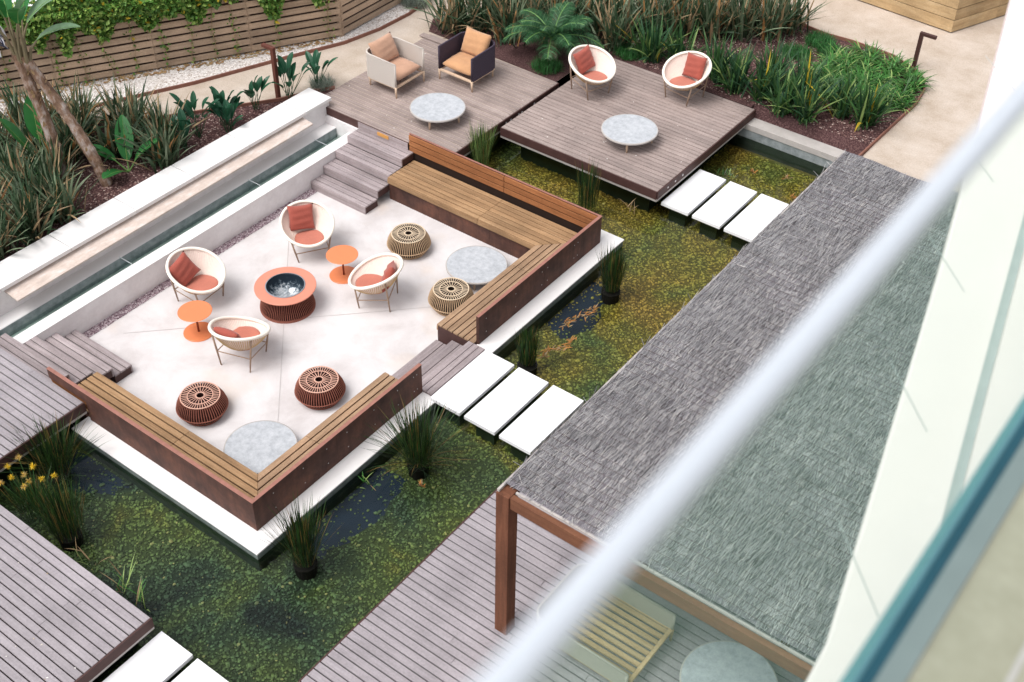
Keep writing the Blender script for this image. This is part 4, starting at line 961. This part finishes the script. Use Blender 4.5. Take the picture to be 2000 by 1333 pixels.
m = MB(); reg = [(5.75, 14.35), (6.9, 14.1), (7.4, 14.2), (7.86, 14.7), (7.88, 15.3), (7.6, 16.0), (6.9, 16.3), (6.2, 16.25), (5.7, 15.4)]
cnt = 0
while cnt < 150:
    x, y = random.uniform(5.6, 7.9), random.uniform(14, 16.4)
    if not inpoly(x, y, reg): continue
    cnt += 1
    for i in range(17): m.blade((x+random.gauss(0, .03), y+random.gauss(0, .03), G), random.random()*6.28, random.uniform(.3, .5), random.uniform(.1, .7), random.uniform(.8, 1.7), random.uniform(.022, .035), random.choices((0, 1, 2), (.55, .3, .15))[0], 5)
tag(m.build('agapanthus_ground_cover', [L_AGA, L_GRN, L_AGL], origin=(6.8, 15.2, G)), 'bright green arching strap leaf ground cover filling the corner of the right bed', 'ground cover', kind='stuff')
def tuft(x, y, rr, n, lb, mats=None, ln=(.1, .22), name='grass_tuft', cat='grass'):
    m = MB()
    for i in range(n):
        a = random.random()*6.28; q = rr*math.sqrt(random.random()); m.blade((x+q*math.cos(a), y+q*math.sin(a), G+.02), random.random()*6.28, random.uniform(*ln), random.uniform(0, .8), random.uniform(0, 1), .009, 0, 3)
    tag(m.build(name, mats or [L_GRS], origin=(x, y, G)), lb, cat, kind='stuff')
for x, y, rr, n, lb in ((5.35, 16.15, .3, 900, 'dense green grass hummock by the rusty edging at the hedge end'), (5.75, 15.85, .28, 800, 'green grass hummock above the bright ground cover'), (5.2, 15.4, .3, 800, 'low green grass patch beside the mulch'), (2.55, 13.25, .28, 700, 'low green grass patch behind the left deck basket chair'), (1.55, 11.75, .3, 700, 'green grass patch under the palm')): tuft(x, y, rr, n, lb)
tuft(-2.33, 12.3, .32, 900, 'grey green lavender mound at the top of the gravel strip', [L_LAV], (.15, .3), 'lavender_mound', 'shrub')
tuft(-1.45, 8.45, .22, 500, 'grey lavender mound behind the end of the coping', [L_LAV], (.12, .25), 'lavender_mound', 'shrub')
# palm
t = thing('small_palm', (1.42, 12.12, G), 'young feather palm between the two upper decks', 'palm'); hx, hy, hz = 1.42, 12.12, 1.25
m = MB(); m.path([(hx, hy, G), (hx, hy, hz)], [.12, .09], 10); m.build('trunk', BARK, t)
for i in range(19):
    a = 2*math.pi*i/19*1.0+random.uniform(-.12, .12); L = random.uniform(.85, 1.15); le = random.choice((.25, .55, .85, 1.0)); m = MB(); p = Vector((hx, hy, hz)); d = Vector((math.cos(a), math.sin(a), 0)); sd = Vector((-d.y, d.x, 0)); ang = le; pts = [p.copy()]; K = 36
    mids = []
    for k_ in range(K):
        ang += (1.35)/K; fw = d*math.sin(ang)+Vector((0, 0, math.cos(ang))); p = p+fw*L/K; pts.append(p.copy()); mids.append((p.copy(), fw.copy()))
    m.path(pts[::4], [.010]*len(pts[::4]), 4, 1)
    for k_, (q, fw) in enumerate(mids):
        if k_ < 2: continue
        ll = .30*math.sin(math.pi*min(.97, (k_+3)/(K+4)))+.04
        for s_ in (1, -1):
            for rep in (0, 1):
                qq = q-fw*rep*L/K/2; dr = (sd*s_*.85+fw*.55+Vector((0, 0, random.uniform(-.1, .25)))).normalized(); e = qq+dr*ll; e.z -= ll*.25; md = qq+dr*ll*.5+Vector((0, 0, .01)); wv = fw*.0065
                m.add([qq-wv*.6, qq+wv*.6, md+wv, md-wv, e], [(0, 1, 2, 3), (3, 2, 4)], random.choices((0, 2), (.75, .25))[0])
    m.build('frond', [L_PALM, L_RIB, L_PALL], t)
# strelitzia trees
STALK = m_leaf('tan leaf stalk', lin((128, 118, 92)))
def stree(base, top, r, label, leaves, seed):
    random.seed(seed); t = thing('bird_of_paradise_tree', base, label, 'tree', 'leaning bird of paradise trunks'); b = Vector(base); tp = Vector(top); m = MB(); pts = []; rad = []
    for i in range(26):
        u = i/25; p = b.lerp(tp, u)+Vector((.05*math.sin(u*5), .05*math.sin(u*3.2), 0)); pts.append(p); rad.append(r*(1-.25*u)*(1+.13*(i % 2)+random.uniform(-.08, .08)))
    m.path(pts, rad, 12); m.build('trunk', BARK, t, smooth=False)
    m = MB()
    for i in range(34):
        u = random.random(); p = b.lerp(tp, u); a = random.random()*6.28; m.blade((p.x+r*.8*math.cos(a), p.y+r*.8*math.sin(a), p.z), a, random.uniform(.1, .2), random.uniform(.1, .4), .4, .05, 0, 3)
    m.build('bark_flakes', [L_FLB], t)['kind'] = 'stuff'
    for a, l1, le, lw, ll, dr, mi in leaves:
        m = MB(); d = Vector((math.cos(a), math.sin(a), 0)); p1 = tp+d*l1*math.sin(le)+Vector((0, 0, l1*math.cos(le)))
        m.path([tp-Vector((0, 0, .25)), tp+(p1-tp)*.5, p1], [.045, .025, .014], 6, 2); m.leafshape(p1, a, ll, le+.25, dr, lw, 0, 10, .3, 1, .12); m.build('leaf', [mi, L_RIB, STALK], t)
    return t
stree((-2.767, 3.333, G), (-3.0, 3.28, 3.15), .105, 'left bird of paradise tree with a pale peeling trunk', [(1.2, .55, .5, .32, .9, .9, L_STP), (2.6, .6, .2, .3, .9, .8, L_STR), (5.2, .7, .15, .3, .9, .7, L_STR), (4.0, .6, .4, .3, .8, .8, L_STR), (.3, .7, .25, .3, .9, .8, L_STP)], 3)
stree((-2.03, 3.712, G), (-2.93, 3.35, 3.1), .098, 'right bird of paradise tree leaning strongly to the left', [(.9, .35, .75, .26, .75, .8, L_STP), (1.9, .6, .25, .3, .9, .8, L_STR), (5.9, .7, .3, .3, .8, .7, L_STR)], 4)
random.seed(11)
t = thing('bird_of_paradise_flower', (-2.97, 3.15, 3.3), 'dark blue and white bird of paradise flowers at the top of the trunks', 'flower'); m = MB()
for i in range(7):
    p = (-3.05+random.uniform(-.12, .2), 3.05+random.uniform(-.15, .15), 3.2+random.uniform(-.1, .25)); m.blade(p, 3.9+random.uniform(-.7, .7), .28, random.uniform(.5, 1.1), .2, .07, 0, 4); m.blade(p, 3.6+random.uniform(-1, 1), .22, random.uniform(.1, .9), .2, .04, 1, 4)
m.build('bracts', [L_BLU, L_WHT], t)
# broad paddle leaves in understory
for i, (bx, by, leaves, lb) in enumerate([
    (-3.05, 3.25, [(3.9, .55, .35, .34, .75, .1), (2.4, .7, .12, .34, .8, .1), (1.4, .85, .1, .26, .6, .1), (5.4, .4, .8, .26, .6, .6)], 'broad paddle leaf plant at the foot of the left trunk'),
    (-2.05, 4.2, [(2.4, .2, .45, .32, .8, .25), (5.0, .2, .95, .28, .55, .5), (1.0, .25, .6, .26, .6, .6), (3.6, .3, .8, .26, .6, .7)], 'broad paddle leaf plant right of the leaning trunk')]):
    t = thing('paddle_leaf_plant', (bx, by, G), lb, 'plant')
    for a, l1, le, lw, ll, dr in leaves:
        m = MB(); b = Vector((bx, by, G)); d = Vector((math.cos(a), math.sin(a), 0)); p1 = b+d*l1*math.sin(le)+Vector((0, 0, l1*math.cos(le)))
        m.path([b, p1], [.016, .01], 5, 1); m.leafshape(p1, a, ll, le+.1, dr, lw, 0, 9, .25, 1, .06); m.build('leaf', [L_STR, L_RIB], t)
smalls = [(-1.82, 5.3, .62, 'nearest the flax, half behind the coping'), (-1.95, 5.75, .85, 'with one tall pale leaf'), (-1.9, 6.35, .75, 'left of the middle of the mulch'), (-1.66, 6.2, .5, 'hanging over the coping'), (-1.85, 7.05, .72, 'left of the rusty lamp'), (-1.62, 7.75, .85, 'right of the rusty lamp'), (-1.5, 8.4, .65, 'with grey green leaves behind the end of the coping')]
for x, y, h, lb in smalls:
    t = thing('strelitzia_plant', (x, y, G), 'young strelitzia with dark paddle leaves '+lb, 'plant', 'young strelitzias behind the coping'); nl = random.randint(10, 14)
    m = MB()
    for i in range(nl):
        a = random.random()*6.28; le = random.uniform(.03, .55); l1 = h*random.uniform(.35, .75); b = Vector((x+random.gauss(0, .03), y+random.gauss(0, .03), G)); d = Vector((math.cos(a), math.sin(a), 0)); p1 = b+d*l1*math.sin(le)+Vector((0, 0, l1*math.cos(le)))
        m.path([b, p1], [.008, .005], 4, 1); m.leafshape(p1, a, random.uniform(.24, .38), le+.1, .6, random.uniform(.1, .15), 0, 6, .35)
    m.build('leaves', [L_STD, L_GRD], t)
# rushes in the pond
def rush(x, y, label, n, h, spread, lean, pot=True, mats=(L_RSH, L_RSD, L_RSB), w=.007, wts=(.5, .38, .12)):
    t = thing('rush_clump', (x, y, .1), label, 'water rushes', 'rush clumps standing in the pond')
    if pot:
        m = MB(); m.lathe([(0, .06), (.14, .06), (.16, .26), (.14, .26), (.13, .25), (0, .25)], 18, (x, y)); m.build('pot', POTM, t)
    m = MB()
    for i in range(n):
        a = random.random()*6.28; q = spread*math.sqrt(random.random()); le = random.random()**1.6*lean; l = random.uniform(.6, 1)*h
        m.blade((x+q*math.cos(a), y+q*math.sin(a), .33), a+random.gauss(0, .5), l, le, le*random.uniform(-.1, .9), w*random.uniform(.7, 1.5), random.choices((0, 1, 2), wts)[0], 4, wp=.8)
    m.build('stems', list(mats), t)
rush(6.13, .1, 'tall rush clump in a black pot at the near corner of the ledge', 420, .95, .15, .42)
rush(6.15, 2.33, 'wide arching rush clump left of the central stepping slabs', 520, .95, .17, .95)
rush(6.13, 4.93, 'upright rush clump right of the central stepping slabs', 420, .62, .13, .25)
rush(6.14, 7.22, 'dense upright rush clump by the far corner of the ledge', 460, .80, .15, .28)
rush(4.55, 8.85, 'tall rush clump between the far bench and the upper right deck', 230, .95, .16, .22, False)
rush(2.25, 8.75, 'yellow green rush clump behind the orange slatted bench back', 300, .95, .14, .3, False, (L_RSH, L_AGL, L_RSB))
rush(2.35, -.85, 'dark arching rush clump beside the small left deck', 420, .85, .2, .85)
rush(3.35, -1.45, 'tall rush clump against the edge of the lower left deck', 420, .85, .22, .4)
rush(2.75, -1.5, 'dark rush clump under the yellow papyrus heads', 260, .6, .2, .7, False)
def iris(x, y, n, h, lb, mats=(L_AGA, L_AGL, L_FLB)):
    t = thing('iris_clump', (x, y, .1), lb, 'water plant'); m = MB()
    for i in range(n): m.blade((x+random.gauss(0, .09), y+random.gauss(0, .06), .3), random.random()*6.28, random.uniform(.5, 1)*h, random.uniform(.05, .7), random.uniform(0, .9), random.uniform(.012, .022), random.choices((0, 1, 2), (.6, .25, .15))[0], 4)
    m.build('leaves', list(mats), t)
iris(4.6, -1.62, 13, .5, 'sparse green iris leaves at the edge of the lower left deck'); iris(4.98, -1.6, 10, .5, 'few iris leaves nearest the corner of the lower left deck')
iris(5.2, 9.2, 9, .4, 'dry drooping iris leaves under the corner of the upper right deck', (L_FLB, L_AGL, L_FLB)); iris(4.0, -1.6, 8, .35, 'dry tan sprigs beside the tall rush clump', (L_FLB, L_FLB, L_AGL))
iris(5.92, 1.55, 9, .2, 'small bright green water plant against the pit ledge'); iris(5.98, 11.35, 26, .15, 'small round green water plant by the far white slab', (L_GRN, L_AGL, L_LAV))
for x, y, lb in ((6.32, 5.45, 'orange dried stems beside the upright rush clump'), (6.15, 6.3, 'orange dried root trailing in the water near the far clump'), (6.9, 11.9, 'short orange dry sprig in the far pool'), (6.3, 11.7, 'curled orange leaf floating in the far pool'), (7.3, 11.4, 'rightmost orange dry sprig in the far pool'), (6.5, 2.0, 'pale orange flower head floating by the arching rushes')):
    t = thing('dried_stem', (x, y, .3), lb, 'dried stem'); m = MB(); big = y < 8 and y > 3
    for i in range(70 if big else 14):
        u = random.uniform(-.35, .35) if big else 0; m.blade((x+.25*u+random.gauss(0, .025)+.05*math.sin(u*12), y+u, .3+random.uniform(0, .03)), random.choice((1.3, 4.5))+random.gauss(0, .5) if big else random.random()*6.28, random.uniform(.06, .13), random.uniform(1.1, 1.5) if big else random.uniform(.3, 1.2), .3, .02, random.choice((0, 0, 1)), 3)
    m.build('stalks', [L_ORS, L_FLB], t)
t = thing('papyrus_clump', (2.75, -1.4, .3), 'papyrus with bright yellow and dry flower heads at the left edge of the pond', 'papyrus'); m = MB()
for i, (x, y, z) in enumerate([(2.62, -1.60, 1.0), (2.72, -1.33, 1.05), (2.88, -1.60, 1.0), (2.95, -1.38, 1.0), (2.52, -1.55, 1.1), (2.80, -1.48, .95), (2.66, -1.45, .95), (2.45, -1.35, 1.05), (2.98, -1.22, .95), (2.55, -1.72, .95)]):
    m.path([(2.75+random.gauss(0, .06), -1.45+random.gauss(0, .06), .3), (x, y, z)], .005, 4, 2)
    for j in range(80):
        m.blade((x, y, z), random.random()*6.28, random.uniform(.02, .065), random.uniform(.2, 2.0), .3, .005, 0 if i in (0, 1, 3, 4, 8) or random.random() < .25 else 1, 2)
m.build('heads', [L_FLW, L_FLP, L_GRN], t)

# ---------------------------------------------------------------- building: white roof slab and balcony
t = thing('white_roof_slab', (14, 0, 10), 'white roof slab of the storey below, seen behind the balcony glass', 'roof')
edge = [(11.3, 5.5), (12.663, .16), (13.014, -1.217), (13.28, -2.30), (13.736, -4.268), (13.755, -4.5), (13.80, -9.0)]
m = MB(); m.prism(edge+[(20, -9.0), (20, 5.5)], 9.7, 10.0); m.build('slab', SLABW, t, bevel=.012)
m = MB(); m.prism([(12.9, .9), (13.737, -3.05), (13.934, -3.973), (13.97, -9), (20, -9), (20, .9)], 10.001, 10.035); m.build('upstand', SLABW, t)
m = MB(); gline(m, (12.88, .9), (13.717, -3.05), .035, 10.004); gline(m, (13.717, -3.05), (13.914, -3.973), .035, 10.004); gline(m, (13.914, -3.973), (13.95, -9), .035, 10.004); m.build('groove', SLABJ, t)
m = MB()
for k_ in range(7):
    yy = -4.0+k_*.82; x0 = 13.68-(yy+4)*.235; gline(m, (x0-.12, yy+.17), (x0+.14, yy-.1), .004, 10.003)
m.build('panel_joints', SLABJ, t)
XG = CX-.236; ZB = CZ-1.69; ZR = CZ-.60
t = thing('balcony_railing', (XG, -5, ZB), 'glass balcony railing with a white handrail blurred in the foreground', 'railing')
m = MB(); m.path([(XG, y, ZR) for y in (-9, -6.5, -5, -2, 2.5)], .0132, 20); m.build('handrail', RAILW, t, smooth=True)
m = MB(); m.box(XG-.005, XG+.005, -9, 2.5, ZB+.0, ZR-.012); m.build('glass_panel', GLASS, t)
m = MB(); m.box(XG-.010, XG+.012, -9, 2.5, ZB-.05, ZB-.012); m.build('glass_edge', TEALL, t)
m = MB(); m.box(XG+.013, XG+.035, -9, 2.5, ZB-.05, ZB-.012); m.build('base_channel', TEAL, t)
m = MB(); m.box(XG+.035, XG+.075, -9, 2.5, ZB-.06, ZB+.0); m.build('channel_cover', ALU, t)
m = MB(); m.box(XG+.075, 22, -9, 2.5, ZB-.2, ZB-.01); struct(m.build('balcony_floor', BALC))
m = MB(); m.box(XG+.20, XG+.212, -9, 2.5, ZB-.01, ZB-.006); struct(m.build('balcony_floor_joint', GREYC))

# small litter on the decks and pit floor
DEB = m_chip('pale debris', [(0, lin((150, 128, 100))), (.5, lin((206, 196, 186))), (1, lin((226, 222, 218)))])
tag(scatter_chips('deck_litter', [(-1.1, 8.1), (2.0, 8.1), (2.0, 11.4), (-1.1, 11.4)], 16, .018, DEB, .803), 'tiny pale bits of litter on the upper left deck', 'litter', kind='stuff')
tag(scatter_chips('deck_litter', [(2.3, 9.5), (5.5, 9.5), (5.5, 12.9), (2.3, 12.9)], 22, .018, DEB, .803), 'tiny pale bits of litter on the upper right deck', 'litter', kind='stuff')
tag(scatter_chips('deck_litter', [(2.5, -3.6), (5.5, -3.6), (5.5, -1.95), (2.0, -1.95)], 24, .014, DEB, .803), 'tiny pale bits of litter on the lower left deck', 'litter', kind='stuff')
t = thing('loose_plank', (-.9, 11.3, .81), 'short grey plank lying at the back corner of the upper left deck', 'plank')
board('plank', DECKW, t, -1.3, -.45, 11.2, 11.34, .812, .84)
